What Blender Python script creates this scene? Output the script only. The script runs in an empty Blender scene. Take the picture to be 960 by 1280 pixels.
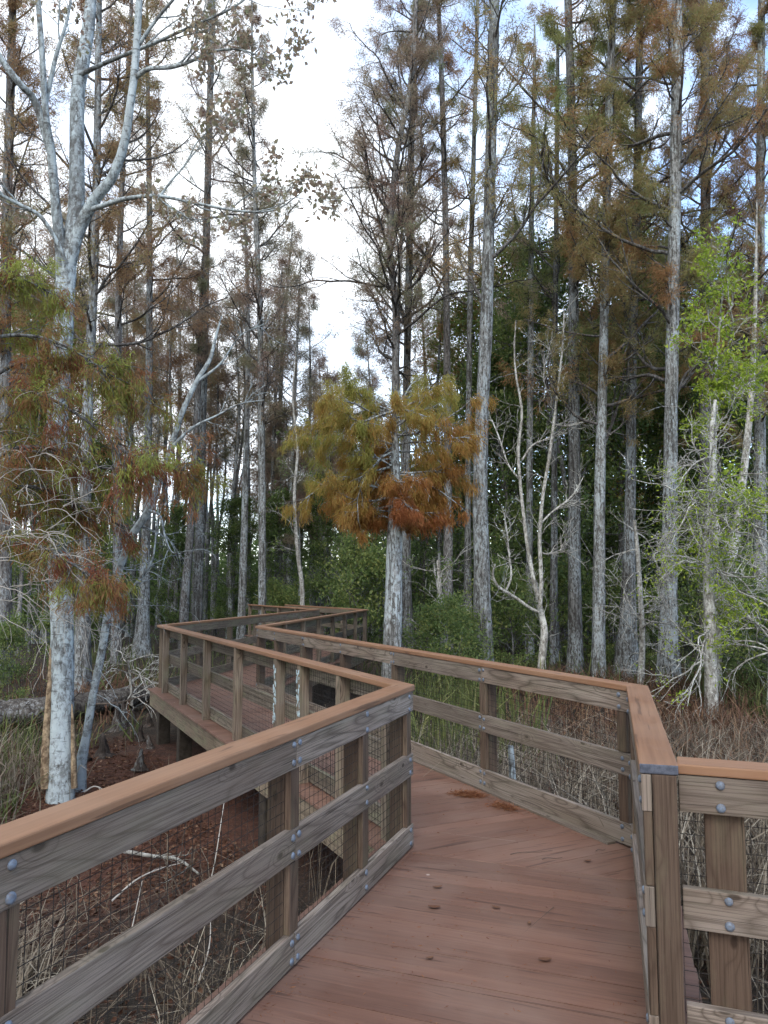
import bpy, bmesh, math, random
import numpy as np
from mathutils import Vector, Matrix

scene = bpy.context.scene
COL = scene.collection
R = math.radians

# ---------------------------------------------------------------- camera model
F, CX, CY, HORIZON, EYE = 960.0, 480.0, 640.0, 731.0, 1.75
PITCH = math.atan((HORIZON - CY) / F)
CP, SP = math.cos(PITCH), math.sin(PITCH)
GROUND = -0.9

def ray(x, y):
    u = (x - CX) / F; v = -(y - CY) / F
    return Vector((u, CP - v * SP, SP + v * CP))

def at_depth(x, y, d):
    r = ray(x, y); t = d / r.y
    return Vector((r.x * t, d, EYE + r.z * t))

def at_z(x, y, z):
    r = ray(x, y); t = (z - EYE) / r.z
    return Vector((r.x * t, r.y * t, z))

def ground_h(x, y):
    return (GROUND + 0.05 * math.sin(x * 0.9 + 1.3) * math.cos(y * 0.7)
            + 0.03 * math.sin(x * 2.3 + y * 1.7) + 0.02 * math.sin(y * 3.1 - x * 0.4))

def ground_hv(x, y):
    return (GROUND + 0.05 * np.sin(x * 0.9 + 1.3) * np.cos(y * 0.7)
            + 0.03 * np.sin(x * 2.3 + y * 1.7) + 0.02 * np.sin(y * 3.1 - x * 0.4))

# ---------------------------------------------------------------- mesh builder
class Geo:
    """Collects vertices and faces (quads / triangles) with a material slot and a tint value each."""
    def __init__(self):
        self.v = []; self.n = 0; self.f = []; self.m = []; self.t = []; self.uv = []; self.s = []
    def add(self, verts, faces, mat=0, tint=0.5, smooth=False, uv=None):
        verts = np.asarray(verts, dtype=np.float64).reshape(-1, 3)
        faces = np.asarray(faces, dtype=np.int64)
        if len(faces) == 0: return
        self.v.append(verts); self.f.append(faces + self.n); self.n += len(verts)
        k = len(faces)
        self.m.append(np.full(k, mat, dtype=np.int32))
        self.t.append(np.broadcast_to(np.asarray(tint, dtype=np.float32), (k,)).copy())
        self.s.append(np.full(k, smooth, dtype=bool))
        self.uv.append(uv if uv is not None else np.zeros((faces.size, 2), dtype=np.float32))
    def build(self, name, mats, parent=None, origin=(0, 0, 0)):
        me = bpy.data.meshes.new(name)
        V = np.concatenate(self.v) - np.asarray(origin, dtype=np.float64)
        me.vertices.add(len(V)); me.vertices.foreach_set('co', V.astype(np.float32).ravel())
        tot = np.concatenate([np.full(len(f), f.shape[1], dtype=np.int32) for f in self.f])
        idx = np.concatenate([f.ravel() for f in self.f]).astype(np.int32)
        start = np.concatenate(([0], np.cumsum(tot)[:-1])).astype(np.int32)
        me.loops.add(len(idx)); me.loops.foreach_set('vertex_index', idx)
        me.polygons.add(len(tot))
        me.polygons.foreach_set('loop_start', start)
        me.polygons.foreach_set('material_index', np.concatenate(self.m))
        me.polygons.foreach_set('use_smooth', np.concatenate(self.s))
        uvl = me.uv_layers.new(name='UVMap')
        uvl.data.foreach_set('uv', np.concatenate(self.uv).astype(np.float32).ravel())
        a = me.attributes.new('tint', 'FLOAT', 'FACE')
        a.data.foreach_set('value', np.concatenate(self.t))
        if not isinstance(mats, (list, tuple)): mats = [mats]
        for m in mats: me.materials.append(m)
        me.update(calc_edges=True)
        o = bpy.data.objects.new(name, me); COL.objects.link(o)
        if parent is not None: o.parent = parent
        return o

def thing(name, label, cat, loc=(0, 0, 0), rz=0.0, group=None, kind=None):
    o = bpy.data.objects.new(name, None); COL.objects.link(o)
    o.empty_display_size = 0.2
    o.location = loc; o.rotation_euler = (0, 0, rz)
    o['label'] = label; o['category'] = cat
    if group: o['group'] = group
    if kind: o['kind'] = kind
    return o

def tag(o, label=None, cat=None, group=None, kind=None):
    if label: o['label'] = label
    if cat: o['category'] = cat
    if group: o['group'] = group
    if kind: o['kind'] = kind
    return o

def copy_tree(root, loc, rz, scale=None, label=None, group=None):
    r = root.copy(); COL.objects.link(r); r.location = loc; r.rotation_euler = (0, 0, rz)
    if scale is not None: r.scale = (scale, scale, scale) if not hasattr(scale, '__len__') else scale
    if label: r['label'] = label
    if group: r['group'] = group
    for ch in list(root.children):
        c = ch.copy(); COL.objects.link(c); c.parent = r
        for g in list(ch.children):
            e = g.copy(); COL.objects.link(e); e.parent = c
    return r

# ---------------------------------------------------------------- tubes, leaves, blades
def smooth_path(pts, radii, n):
    """Catmull-Rom resampling of a path with radii."""
    P = np.asarray([tuple(p) for p in pts], dtype=float); r = np.asarray(radii, dtype=float)
    k = len(P)
    Pe = np.vstack([2 * P[0] - P[1], P, 2 * P[-1] - P[-2]])
    seg = np.linspace(0, k - 1, n)
    i = np.minimum(seg.astype(int), k - 2); t = (seg - i)[:, None]
    p0, p1, p2, p3 = Pe[i], Pe[i + 1], Pe[i + 2], Pe[i + 3]
    out = 0.5 * ((2 * p1) + (-p0 + p2) * t + (2 * p0 - 5 * p1 + 4 * p2 - p3) * t ** 2 + (-p0 + 3 * p1 - 3 * p2 + p3) * t ** 3)
    rr = np.interp(seg, np.arange(k), r)
    return out, rr

def tube(P, rad, sides=6, mod=None, cap=True):
    P = np.asarray(P, dtype=float); n = len(P)
    T = np.gradient(P, axis=0); T /= (np.linalg.norm(T, axis=1, keepdims=True) + 1e-9)
    ref = np.array([0.0, 1.0, 0.0]) if abs(T[0, 1]) < 0.8 else np.array([1.0, 0.0, 0.0])
    U = np.empty_like(P); u = ref
    for i in range(n):
        u = u - T[i] * np.dot(u, T[i]); u = u / (np.linalg.norm(u) + 1e-9); U[i] = u
    W = np.cross(T, U)
    a = np.linspace(0, 2 * np.pi, sides, endpoint=False)
    rr = np.asarray(rad)[:, None] * (np.ones((n, sides)) if mod is None else mod)
    V = P[:, None, :] + rr[:, :, None] * (np.cos(a)[None, :, None] * U[:, None, :] + np.sin(a)[None, :, None] * W[:, None, :])
    V = V.reshape(-1, 3)
    i, j = np.meshgrid(np.arange(n - 1), np.arange(sides), indexing='ij')
    b = i * sides + j; c = i * sides + (j + 1) % sides
    Fq = np.stack([b, c, c + sides, b + sides], axis=-1).reshape(-1, 4)
    return V, Fq

def add_tube(g, P, rad, sides=6, mat=0, tint=0.5, mod=None):
    V, Fq = tube(P, rad, sides, mod)
    g.add(V, Fq, mat, tint, smooth=True)

def unit(a):
    return a / (np.linalg.norm(a, axis=-1, keepdims=True) + 1e-9)

def add_leaves(g, rng, C, D, length, width, mat=0, tint=0.5, jitter=0.5):
    """One rhombic leaf per site: C centres (n,3), D directions (n,3)."""
    n = len(C)
    if n == 0: return
    D = unit(D + rng.normal(0, jitter, (n, 3)))
    A = unit(np.cross(D, rng.normal(0, 1, (n, 3))))
    L = length * rng.uniform(0.6, 1.3, (n, 1)); W = width * rng.uniform(0.6, 1.3, (n, 1))
    N = np.cross(D, A)
    p0 = C; p1 = C + D * L * 0.45 + A * W * 0.5 + N * W * 0.12
    p2 = C + D * L; p3 = C + D * L * 0.45 - A * W * 0.5 + N * W * 0.12
    V = np.stack([p0, p1, p2, p3], axis=1).reshape(-1, 3)
    g.add(V, np.arange(4 * n).reshape(n, 4), mat, tint)

def add_blades(g, rng, C, height, width, lean=0.35, mat=0, tint=0.5, droop=0.35):
    """Grass blades: each two segments and a tip, bending to one side."""
    n = len(C)
    if n == 0: return
    h = height * rng.uniform(0.45, 1.25, (n, 1)) if np.isscalar(height) else np.asarray(height).reshape(n, 1)
    az = rng.uniform(0, 2 * np.pi, n)
    dirn = np.stack([np.cos(az), np.sin(az), np.zeros(n)], 1)
    side = np.stack([-np.sin(az + rng.normal(0, .6, n)), np.cos(az), np.zeros(n)], 1)
    ln = np.abs(rng.normal(0, lean, (n, 1)))
    w = width * rng.uniform(0.6, 1.4, (n, 1))
    up = np.array([[0, 0, 1.0]])
    m1 = C + (up + dirn * ln) * h * 0.55
    kink = rng.uniform(0, 1, (n, 1)) < 0.25
    m2 = m1 + np.where(kink, dirn * 0.9 + up * -0.15, up * (1 - droop) + dirn * (ln * 2.2 + droop * .5)) * h * 0.45
    V = np.stack([C - side * w * .5, C + side * w * .5, m1 + side * w * .4, m1 - side * w * .4, m2], 1).reshape(-1, 3)
    b = np.arange(n) * 5
    t = np.broadcast_to(np.asarray(tint, dtype=np.float32), (n,))
    base_n = g.n
    g.add(V, np.stack([b, b + 1, b + 2, b + 3], 1), mat, t)
    # tips reuse the vertices just added
    f = np.stack([b + 3, b + 2, b + 4], 1) + base_n
    g.f.append(f); g.m.append(np.full(n, mat, dtype=np.int32)); g.t.append(t.astype(np.float32).copy())
    g.s.append(np.zeros(n, dtype=bool)); g.uv.append(np.zeros((f.size, 2), dtype=np.float32))

def rot_about(v, axis, ang):
    axis = axis / (np.linalg.norm(axis) + 1e-9)
    return v * math.cos(ang) + np.cross(axis, v) * math.sin(ang) + axis * np.dot(axis, v) * (1 - math.cos(ang))

def branch(rng, p, d, L, r, level, cfg, tubes, sites):
    """Recursive limb: cfg = dict(kids, ratio, angle, wander, up, seg, sides)."""
    p = np.asarray(p, float); d = np.asarray(d, float); d = d / (np.linalg.norm(d) + 1e-9)
    n = max(3, int(L / cfg['seg']))
    pts = [p.copy()]; step = L / n
    dirs = [d.copy()]
    up = cfg['up'][min(level, len(cfg['up']) - 1)]
    for i in range(n):
        d = d + rng.normal(0, cfg['wander'], 3) + np.array([0, 0, up]) / n
        d = d / (np.linalg.norm(d) + 1e-9)
        p = p + d * step
        pts.append(p.copy()); dirs.append(d.copy())
    tip = cfg.get('tip', 0.25)
    rad = np.linspace(r, r * tip, n + 1)
    tubes.append((np.array(pts), rad, max(3, cfg['sides'] - level)))
    last = level >= len(cfg['kids'])
    if not last:
        k = cfg['kids'][level]; k = max(1, int(round(k * rng.uniform(.75, 1.25))))
        for j in range(k):
            t = cfg.get('from', 0.2) + (1 - cfg.get('from', 0.2)) * (j + rng.uniform(0, 1)) / k
            i = min(int(t * n), n - 1); f = t * n - i
            q = pts[i] * (1 - f) + pts[i + 1] * f
            ax = np.cross(dirs[i], rng.normal(0, 1, 3))
            nd = rot_about(dirs[i], ax, R(rng.uniform(*cfg['angle'])))
            branch(rng, q, nd, L * cfg['ratio'] * rng.uniform(.6, 1.2) * (1.15 - .6 * t), max(rad[i] * .6, cfg.get('rmin', .003)), level + 1, cfg, tubes, sites)
    if last or cfg.get('allsites'):
        for i in range(1, n + 1):
            sites.append((pts[i], dirs[i], level))

def put_tubes(g, tubes, mat=0, tint=.5, minr=0.0):
    for P, rad, s in tubes:
        add_tube(g, P, np.maximum(rad, minr), s, mat, tint)
# ---------------------------------------------------------------- materials
def new_mat(name):
    m = bpy.data.materials.new(name); m.use_nodes = True
    nt = m.node_tree; nt.nodes.clear()
    out = nt.nodes.new('ShaderNodeOutputMaterial')
    return m, nt, out

class NB:
    """small node helper"""
    def __init__(self, nt): self.nt = nt
    def n(self, t, **kw):
        nd = self.nt.nodes.new(t)
        for k, v in kw.items():
            if k.startswith('i_'):
                key = k[2:]
                key = int(key) if key.isdigit() else key.replace('_', ' ')
                nd.inputs[key].default_value = v
            else: setattr(nd, k, v)
        return nd
    def l(self, a, b): self.nt.links.new(a, b)
    def math(self, op, a, b=None, clamp=False):
        nd = self.n('ShaderNodeMath', operation=op, use_clamp=clamp)
        for i, x in enumerate((a, b)):
            if x is None: continue
            if isinstance(x, (int, float)): nd.inputs[i].default_value = x
            else: self.l(x, nd.inputs[i])
        return nd.outputs[0]
    def noise(self, vec, scale=5, detail=4, rough=.55, dist=0.0):
        nd = self.n('ShaderNodeTexNoise'); nd.inputs['Scale'].default_value = scale
        nd.inputs['Detail'].default_value = detail; nd.inputs['Roughness'].default_value = rough
        nd.inputs['Distortion'].default_value = dist
        self.l(vec, nd.inputs['Vector']); return nd.outputs['Fac']
    def map(self, vec, scale=(1, 1, 1)):
        nd = self.n('ShaderNodeMapping'); nd.inputs['Scale'].default_value = scale
        self.l(vec, nd.inputs['Vector']); return nd.outputs[0]
    def ramp(self, fac, stops, interp='LINEAR'):
        nd = self.n('ShaderNodeValToRGB'); cr = nd.color_ramp; cr.interpolation = interp
        while len(cr.elements) < len(stops): cr.elements.new(0.5)
        for e, (p, c) in zip(cr.elements, stops):
            e.position = p; e.color = (c[0], c[1], c[2], 1) if hasattr(c, '__len__') else (c, c, c, 1)
        self.l(fac, nd.inputs[0]); return nd.outputs[0]
    def mix(self, fac, a, b, mode='MIX'):
        nd = self.n('ShaderNodeMix', data_type='RGBA', blend_type=mode)
        if isinstance(fac, (int, float)): nd.inputs[0].default_value = fac
        else: self.l(fac, nd.inputs[0])
        for i, x in ((6, a), (7, b)):
            if hasattr(x, '__len__'): nd.inputs[i].default_value = (x[0], x[1], x[2], 1)
            else: self.l(x, nd.inputs[i])
        return nd.outputs[2]
    def bsdf(self, color, rough=.8, normal=None, spec=.3, metal=0):
        nd = self.n('ShaderNodeBsdfPrincipled')
        if hasattr(color, '__len__'): nd.inputs['Base Color'].default_value = (*color, 1)
        else: self.l(color, nd.inputs['Base Color'])
        if isinstance(rough, (int, float)): nd.inputs['Roughness'].default_value = rough
        else: self.l(rough, nd.inputs['Roughness'])
        nd.inputs['Specular IOR Level'].default_value = spec
        nd.inputs['Metallic'].default_value = metal
        if normal is not None: self.l(normal, nd.inputs['Normal'])
        return nd.outputs[0]
    def bump(self, h, strength=.5, dist=.01):
        nd = self.n('ShaderNodeBump'); nd.inputs['Strength'].default_value = strength
        nd.inputs['Distance'].default_value = dist; self.l(h, nd.inputs['Height']); return nd.outputs[0]
    def objrand_vec(self, base, k=40.0):
        oi = self.n('ShaderNodeObjectInfo')
        s = self.math('MULTIPLY', oi.outputs['Random'], k)
        c = self.n('ShaderNodeCombineXYZ'); self.l(s, c.inputs[0]); self.l(self.math('MULTIPLY', s, 1.7), c.inputs[1]); self.l(self.math('MULTIPLY', s, .63), c.inputs[2])
        ad = self.n('ShaderNodeVectorMath', operation='ADD'); self.l(base, ad.inputs[0]); self.l(c.outputs[0], ad.inputs[1])
        return ad.outputs[0], oi.outputs['Random']

def wood(name, light, mid, dark, patch=.5, ringk=20., green=0.0):
    m, nt, out = new_mat(name); b = NB(nt)
    tc = b.n('ShaderNodeTexCoord')
    vec, rnd = b.objrand_vec(tc.outputs['UV'])
    low = b.noise(b.map(vec, (.85, 7.0, 1)), 1.0, 1.5, .4, .3)
    kn = b.n('ShaderNodeTexVoronoi', voronoi_dimensions='2D'); kn.inputs['Scale'].default_value = 1.0; b.l(b.map(vec, (2.6, 5.2, 1)), kn.inputs['Vector'])
    ks = b.n('ShaderNodeSeparateColor'); b.l(kn.outputs['Color'], ks.inputs[0])
    has = b.ramp(ks.outputs[0], [(.60, 0.0), (.61, 1.0)])
    low = b.math('ADD', low, b.math('MULTIPLY', b.math('MULTIPLY', b.ramp(kn.outputs['Distance'], [(.02, 1.0), (.33, 0.0)], 'EASE'), has), .22))
    ring = b.math('PINGPONG', b.math('MULTIPLY', low, ringk), 1.0)
    ring = b.math('POWER', ring, 3.6)
    fine = b.noise(b.map(vec, (1.6, 130, 1)), 1.0, 5, .72)
    blot = b.noise(b.map(vec, (1.0, 3.0, 1)), 1.0, 4, .6)
    crack = b.noise(b.map(vec, (.9, 62, 1)), 1.0, 3, .62, .2)
    crack = b.ramp(crack, [(.33, 1.0), (.37, 0.0)])
    knot = b.math('MULTIPLY', b.ramp(kn.outputs['Distance'], [(.045, 1.0), (.08, 0.0)]), has)
    col = b.mix(b.ramp(blot, [(.5 - patch * .45, 0.0), (.5 + patch * .45, 1.0)]), mid, light)
    rv = b.math('MULTIPLY_ADD', rnd, .55); nt.nodes[-1].inputs[2].default_value = .72
    rr = b.n('ShaderNodeCombineXYZ'); [b.l(rv, rr.inputs[i]) for i in range(3)]
    col = b.mix(1.0, col, rr.outputs[0], 'MULTIPLY')
    col = b.mix(b.math('MULTIPLY', ring, b.math('ADD', b.math('MULTIPLY', rnd, .5), .3)), col, dark)
    col = b.mix(b.math('MULTIPLY', b.ramp(fine, [(.41, 1.0), (.53, 0.0)]), .62), col, dark)
    col = b.mix(b.math('MULTIPLY', crack, .75), col, (dark[0] * .4, dark[1] * .4, dark[2] * .4))
    col = b.mix(b.math('MULTIPLY', knot, .8), col, (dark[0] * .6, dark[1] * .55, dark[2] * .5))
    # algae film along the ends and edges
    if green > 0:
        alg = b.noise(b.map(vec, (2.5, 7, 1)), 1.0, 5, .65)
        col = b.mix(b.math('MULTIPLY', b.ramp(alg, [(.48, 0.0), (.66, 1.0)]), green), col, (.16, .17, .10))
    h = b.math('ADD', b.math('MULTIPLY', fine, .6), b.math('MULTIPLY', ring, -.3))
    h = b.math('SUBTRACT', h, crack)
    b.l(b.bsdf(col, .82, b.bump(h, .55, .004), .25), out.inputs[0])
    return m

def composite(name, base, dark, dust, spots=True, pale=.35):
    m, nt, out = new_mat(name); b = NB(nt)
    tc = b.n('ShaderNodeTexCoord')
    uv, rnd = b.objrand_vec(tc.outputs['UV'])
    at = b.n('ShaderNodeAttribute', attribute_name='tint')
    streak = b.noise(b.map(uv, (1.6, 60, 1)), 1.0, 5, .62)
    broad = b.noise(b.map(uv, (1.1, 12, 1)), 1.0, 3, .55)
    dirt = b.noise(tc.outputs['Object'], 1.7, 5, .6, .3)
    col = b.mix(b.ramp(streak, [(.33, 0.0), (.68, 1.0)]), dark, base)
    col = b.mix(b.math('MULTIPLY', b.ramp(broad, [(.5, 0.0), (.72, 1.0)]), .4), col, dark)
    tv = b.math('MULTIPLY_ADD', at.outputs['Fac'], .34); nt.nodes[-1].inputs[2].default_value = .83
    rr = b.n('ShaderNodeCombineXYZ'); [b.l(tv, rr.inputs[i]) for i in range(3)]
    col = b.mix(1.0, col, rr.outputs[0], 'MULTIPLY')
    col = b.mix(b.math('MULTIPLY', b.ramp(dirt, [(.42, 0.0), (.68, 1.0)]), pale), col, dust)
    # dark scuffs along the grain
    sc = b.noise(b.map(uv, (1.8, 26, 1)), 1.0, 2, .5, .8)
    col = b.mix(b.math('MULTIPLY', b.ramp(sc, [(.63, 0.0), (.69, 1.0)]), .6), col, (dark[0] * .35, dark[1] * .35, dark[2] * .35))
    if spots:
        vo = b.n('ShaderNodeTexVoronoi'); vo.inputs['Scale'].default_value = 3.2; b.l(tc.outputs['Object'], vo.inputs['Vector'])
        jit = b.noise(tc.outputs['Object'], 60, 3, .6)
        dd = b.math('ADD', vo.outputs['Distance'], b.math('MULTIPLY', jit, .06))
        sel = b.n('ShaderNodeSeparateColor'); b.l(vo.outputs['Color'], sel.inputs[0])
        f = b.math('MULTIPLY', b.ramp(dd, [(.055, 1.0), (.075, 0.0)]), b.ramp(sel.outputs[0], [(.45, 0.0), (.47, 1.0)]))
        col = b.mix(b.math('MULTIPLY', f, .7), col, (.42, .36, .32))
    rough = b.ramp(dirt, [(.3, .55), (.7, .78)])
    b.l(b.bsdf(col, rough, b.bump(streak, .3, .002), .35), out.inputs[0])
    return m

def bark(name, light, dark, lichen, lich_amt=.5, ridge=(15, 15, 1.3), bump=.9, crackle=.5, smoothish=False):
    m, nt, out = new_mat(name); b = NB(nt)
    tc = b.n('ShaderNodeTexCoord')
    vec, rnd = b.objrand_vec(tc.outputs['Object'], 60)
    rid = b.noise(b.map(vec, ridge), 1.0, 4, .62, .6)
    flake = b.noise(b.map(vec, (1, 1, .42)), 17, 4, .66, .3)
    big = b.noise(b.map(vec, (1.6, 1.6, .8)), 1.0, 4, .6)
    col = b.mix(b.ramp(flake, [(.36, 0.0), (.60, 1.0)]), dark, light)
    # dark fissures running up the trunk
    col = b.mix(b.math('MULTIPLY', b.ramp(rid, [(.40, 1.0), (.52, 0.0)]), crackle), col, tuple(x * .55 for x in dark))
    # lichen: pale crusts gathered in big patches
    spot = b.noise(b.map(vec, (1, 1, .45)), 21, 4, .7, .2)
    th = b.math('ADD', spot, b.math('MULTIPLY', b.math('SUBTRACT', big, .5), .75))
    lm = b.ramp(th, [(.62 - .22 * lich_amt, 0.0), (.70 - .20 * lich_amt, 1.0)])
    col = b.mix(b.math('MULTIPLY', lm, .72), col, lichen)
    col = b.mix(b.math('MULTIPLY', b.ramp(rid, [(.37, 1.0), (.44, 0.0)]), crackle * 1.1), col, dark)
    tv = b.math('MULTIPLY_ADD', rnd, .5); nt.nodes[-1].inputs[2].default_value = .75
    rr = b.n('ShaderNodeCombineXYZ'); [b.l(tv, rr.inputs[i]) for i in range(3)]
    col = b.mix(1.0, col, rr.outputs[0], 'MULTIPLY')
    if smoothish:
        bl = b.noise(b.map(vec, (2.6, 2.6, 3.0)), 1.7, 6, .74, .4)
        col = b.mix(b.math('MULTIPLY', b.ramp(bl, [(.52, 0.0), (.62, 1.0)]), .65), col, dark)
        sc = b.noise(b.map(vec, (5, 5, 26)), 1.0, 3, .6)
        col = b.mix(b.math('MULTIPLY', b.ramp(sc, [(.60, 0.0), (.66, 1.0)]), .6), col, tuple(x * .7 for x in dark))
    hgt = b.math('ADD', rid, b.math('MULTIPLY', flake, .5))
    b.l(b.bsdf(col, .92, b.bump(hgt, bump, .03), .12), out.inputs[0])
    return m

def leaf(name, stops, trans=.35, rough=.6, var=.35):
    m, nt, out = new_mat(name); b = NB(nt)
    at = b.n('ShaderNodeAttribute', attribute_name='tint')
    k = len(stops)
    col = b.ramp(at.outputs['Fac'], [(i / (k - 1), c) for i, c in enumerate(stops)])
    d = b.bsdf(col, rough, None, .25)
    tr = b.n('ShaderNodeBsdfTranslucent'); b.l(col, tr.inputs[0])
    mx = b.n('ShaderNodeMixShader'); mx.inputs[0].default_value = trans
    b.l(d, mx.inputs[1]); b.l(tr.outputs[0], mx.inputs[2])
    b.l(mx.outputs[0], out.inputs[0])
    return m

def plain(name, col, rough=.6, metal=0.0, spec=.4, scale=30, amt=.3, col2=None):
    m, nt, out = new_mat(name); b = NB(nt)
    tc = b.n('ShaderNodeTexCoord')
    vec, rnd = b.objrand_vec(tc.outputs['Object'], 60)
    nz = b.noise(vec, scale, 4, .6)
    c2 = col2 or tuple(x * .5 for x in col)
    c = b.mix(b.math('MULTIPLY', b.ramp(nz, [(.4, 0.0), (.65, 1.0)]), amt * 2, True), col, c2)
    b.l(b.bsdf(c, rough, b.bump(nz, .15, .004), spec, metal), out.inputs[0])
    return m

M = {}
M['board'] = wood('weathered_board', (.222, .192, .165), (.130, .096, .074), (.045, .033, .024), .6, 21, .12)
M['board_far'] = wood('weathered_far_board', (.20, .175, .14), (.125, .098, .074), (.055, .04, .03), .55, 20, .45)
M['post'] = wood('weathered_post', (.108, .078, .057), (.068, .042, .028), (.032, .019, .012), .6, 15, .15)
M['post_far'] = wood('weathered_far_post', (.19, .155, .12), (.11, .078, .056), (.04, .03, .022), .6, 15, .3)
M['cap'] = composite('composite_cap', (.205, .108, .057), (.142, .070, .036), (.225, .148, .098), False, .42)
M['deck'] = composite('composite_deck', (.142, .074, .051), (.098, .049, .034), (.17, .115, .09), True, .5)
M['endgrain'] = plain('cap_end', (.075, .085, .11), .7, 0, .3, 60, .4, (.03, .035, .05))
M['fascia'] = wood('weathered_fascia', (.21, .17, .125), (.13, .095, .065), (.05, .036, .025), .6, 14, .5)
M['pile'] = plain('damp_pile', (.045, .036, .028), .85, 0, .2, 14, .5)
M['bolt'] = plain('galvanised_bolt', (.12, .155, .205), .65, .2, .4, 90, .5, (.10, .10, .11))
M['wire'] = plain('dull_wire', (.026, .023, .021), .85, 0, .2, 20, .3)
M['lichen_blue'] = plain('blue_lichen', (.42, .55, .62), .9, 0, .1, 40, .5, (.2, .22, .2))

M['bark_cypress'] = bark('cypress_bark', (.205, .214, .212), (.053, .05, .045), (.30, .345, .362), .48, (15, 15, 1.2), 1.0, .75)
M['bark_grey'] = bark('grey_bark', (.152, .157, .155), (.043, .040, .036), (.24, .275, .29), .42, (15, 15, 1.2), 1.0, .75)
M['bark_dark'] = bark('dark_bark', (.165, .16, .155), (.045, .041, .038), (.26, .29, .305), .38)
M['bark_pale'] = bark('pale_bark', (.225, .258, .268), (.065, .063, .06), (.335, .39, .41), .8, (5, 5, 1.4), .5, .2, True)
M['bark_sapling'] = bark('sapling_bark', (.36, .36, .335), (.11, .10, .085), (.47, .485, .46), .5, (8, 8, 2.0), .4, .3, True)
M['twig_pale'] = plain('pale_twig', (.34, .325, .30), .9, 0, .1, 12, .4, (.24, .22, .19))
M['twig_dark'] = plain('dark_twig', (.085, .07, .06), .9, 0, .1, 12, .4)
M['bark_strip'] = plain('peeling_bark', (.30, .23, .15), .95, 0, .1, 16, .6, (.10, .07, .045))
M['log'] = bark('log_bark', (.10, .092, .082), (.025, .021, .019), (.22, .225, .225), .3, (1.2, 8, 8))
M['knee'] = bark('knee_bark', (.075, .062, .054), (.025, .02, .018), (.17, .18, .18), .3)

M['leaf_brown'] = leaf('brown_needle', [(.19, .11, .068), (.25, .15, .085), (.27, .195, .10), (.22, .215, .09)], .6)
M['leaf_olive'] = leaf('olive_needle', [(.30, .16, .075), (.29, .22, .10), (.25, .25, .10), (.19, .235, .09)], .6)
M['leaf_orange'] = leaf('orange_needle', [(.27, .10, .036), (.31, .165, .045), (.31, .23, .06), (.27, .28, .07)], .55)
M['leaf_green'] = leaf('broad_leaf', [(.052, .085, .032), (.088, .14, .045), (.14, .19, .06), (.23, .255, .08)], .5, .5)
M['leaf_lime'] = leaf('lime_leaf', [(.12, .19, .03), (.20, .285, .035), (.29, .375, .045), (.38, .42, .06)], .5)
M['leaf_mixed'] = leaf('autumn_leaf', [(.20, .09, .035), (.17, .14, .045), (.09, .135, .034), (.16, .22, .05)], .45)
M['leaf_bough'] = leaf('bough_needle', [(.18, .062, .034), (.23, .10, .045), (.19, .125, .045), (.17, .20, .045), (.27, .31, .065)], .5)
M['limb'] = bark('limb_bark', (.12, .113, .107), (.03, .027, .025), (.16, .17, .175), .3)
M['leaf_dusky'] = leaf('dusky_leaf', [(.26, .18, .145), (.29, .225, .165), (.27, .25, .165), (.20, .225, .13)], .6)
M['grass_tan'] = leaf('dry_blade', [(.05, .04, .032), (.10, .08, .058), (.18, .15, .112), (.37, .335, .27)], .25, .8)
M['grass_red'] = leaf('dry_fern', [(.06, .032, .022), (.11, .058, .036), (.16, .10, .06), (.20, .15, .09)], .25, .8)
M['grass_green'] = leaf('green_blade', [(.045, .06, .022), (.08, .105, .034), (.14, .155, .05), (.22, .21, .09)], .35, .7)
M['litter'] = leaf('litter_leaf', [(.035, .017, .011), (.065, .029, .017), (.105, .05, .029), (.20, .13, .085)], .15, .8)
M['needle_dead'] = leaf('dead_needle', [(.10, .035, .018), (.16, .06, .028), (.20, .085, .04), (.24, .12, .06)], .2, .8)

def ground_mat():
    m, nt, out = new_mat('swamp_floor'); b = NB(nt)
    tc = b.n('ShaderNodeTexCoord'); v = tc.outputs['Object']
    big = b.noise(v, .35, 5, .6); fine = b.noise(v, 9, 6, .7, .4); fl = b.noise(v, 34, 4, .7)
    # red needle carpet by the deck's outer corner, black-brown muck elsewhere
    vd = b.n('ShaderNodeVectorMath', operation='DISTANCE'); b.l(v, vd.inputs[0]); vd.inputs[1].default_value = (-3.6, 9.6, -.9)
    rd = b.math('ADD', vd.outputs['Value'], b.math('MULTIPLY', b.math('SUBTRACT', big, .5), 5.0))
    red = b.ramp(b.math('DIVIDE', rd, 10.0), [(.24, 1.0), (.40, 0.0)])
    col = b.mix(red, (.018, .015, .012), (.046, .021, .0145))
    col = b.mix(b.ramp(fine, [(.42, 0.0), (.62, 1.0)]), col, b.mix(red, (.036, .026, .019), (.088, .037, .024)))
    col = b.mix(b.math('MULTIPLY', b.ramp(fl, [(.58, 0.0), (.68, 1.0)]), .7), col, (.17, .10, .062))
    h = b.math('ADD', b.math('MULTIPLY', fine, .7), b.math('MULTIPLY', fl, .5))
    b.l(b.bsdf(col, .9, b.bump(h, .9, .06), .2), out.inputs[0])
    return m
M['ground'] = ground_mat()
# ---------------------------------------------------------------- boards and railings
RNG = random.Random(11)
H_CAP, CAP_T, CAP_W = 1.07, 0.038, 0.142
Z_TOP, Z_MID, Z_KICK = (.893, 1.030), (.472, .618), (.012, .155)

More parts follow.
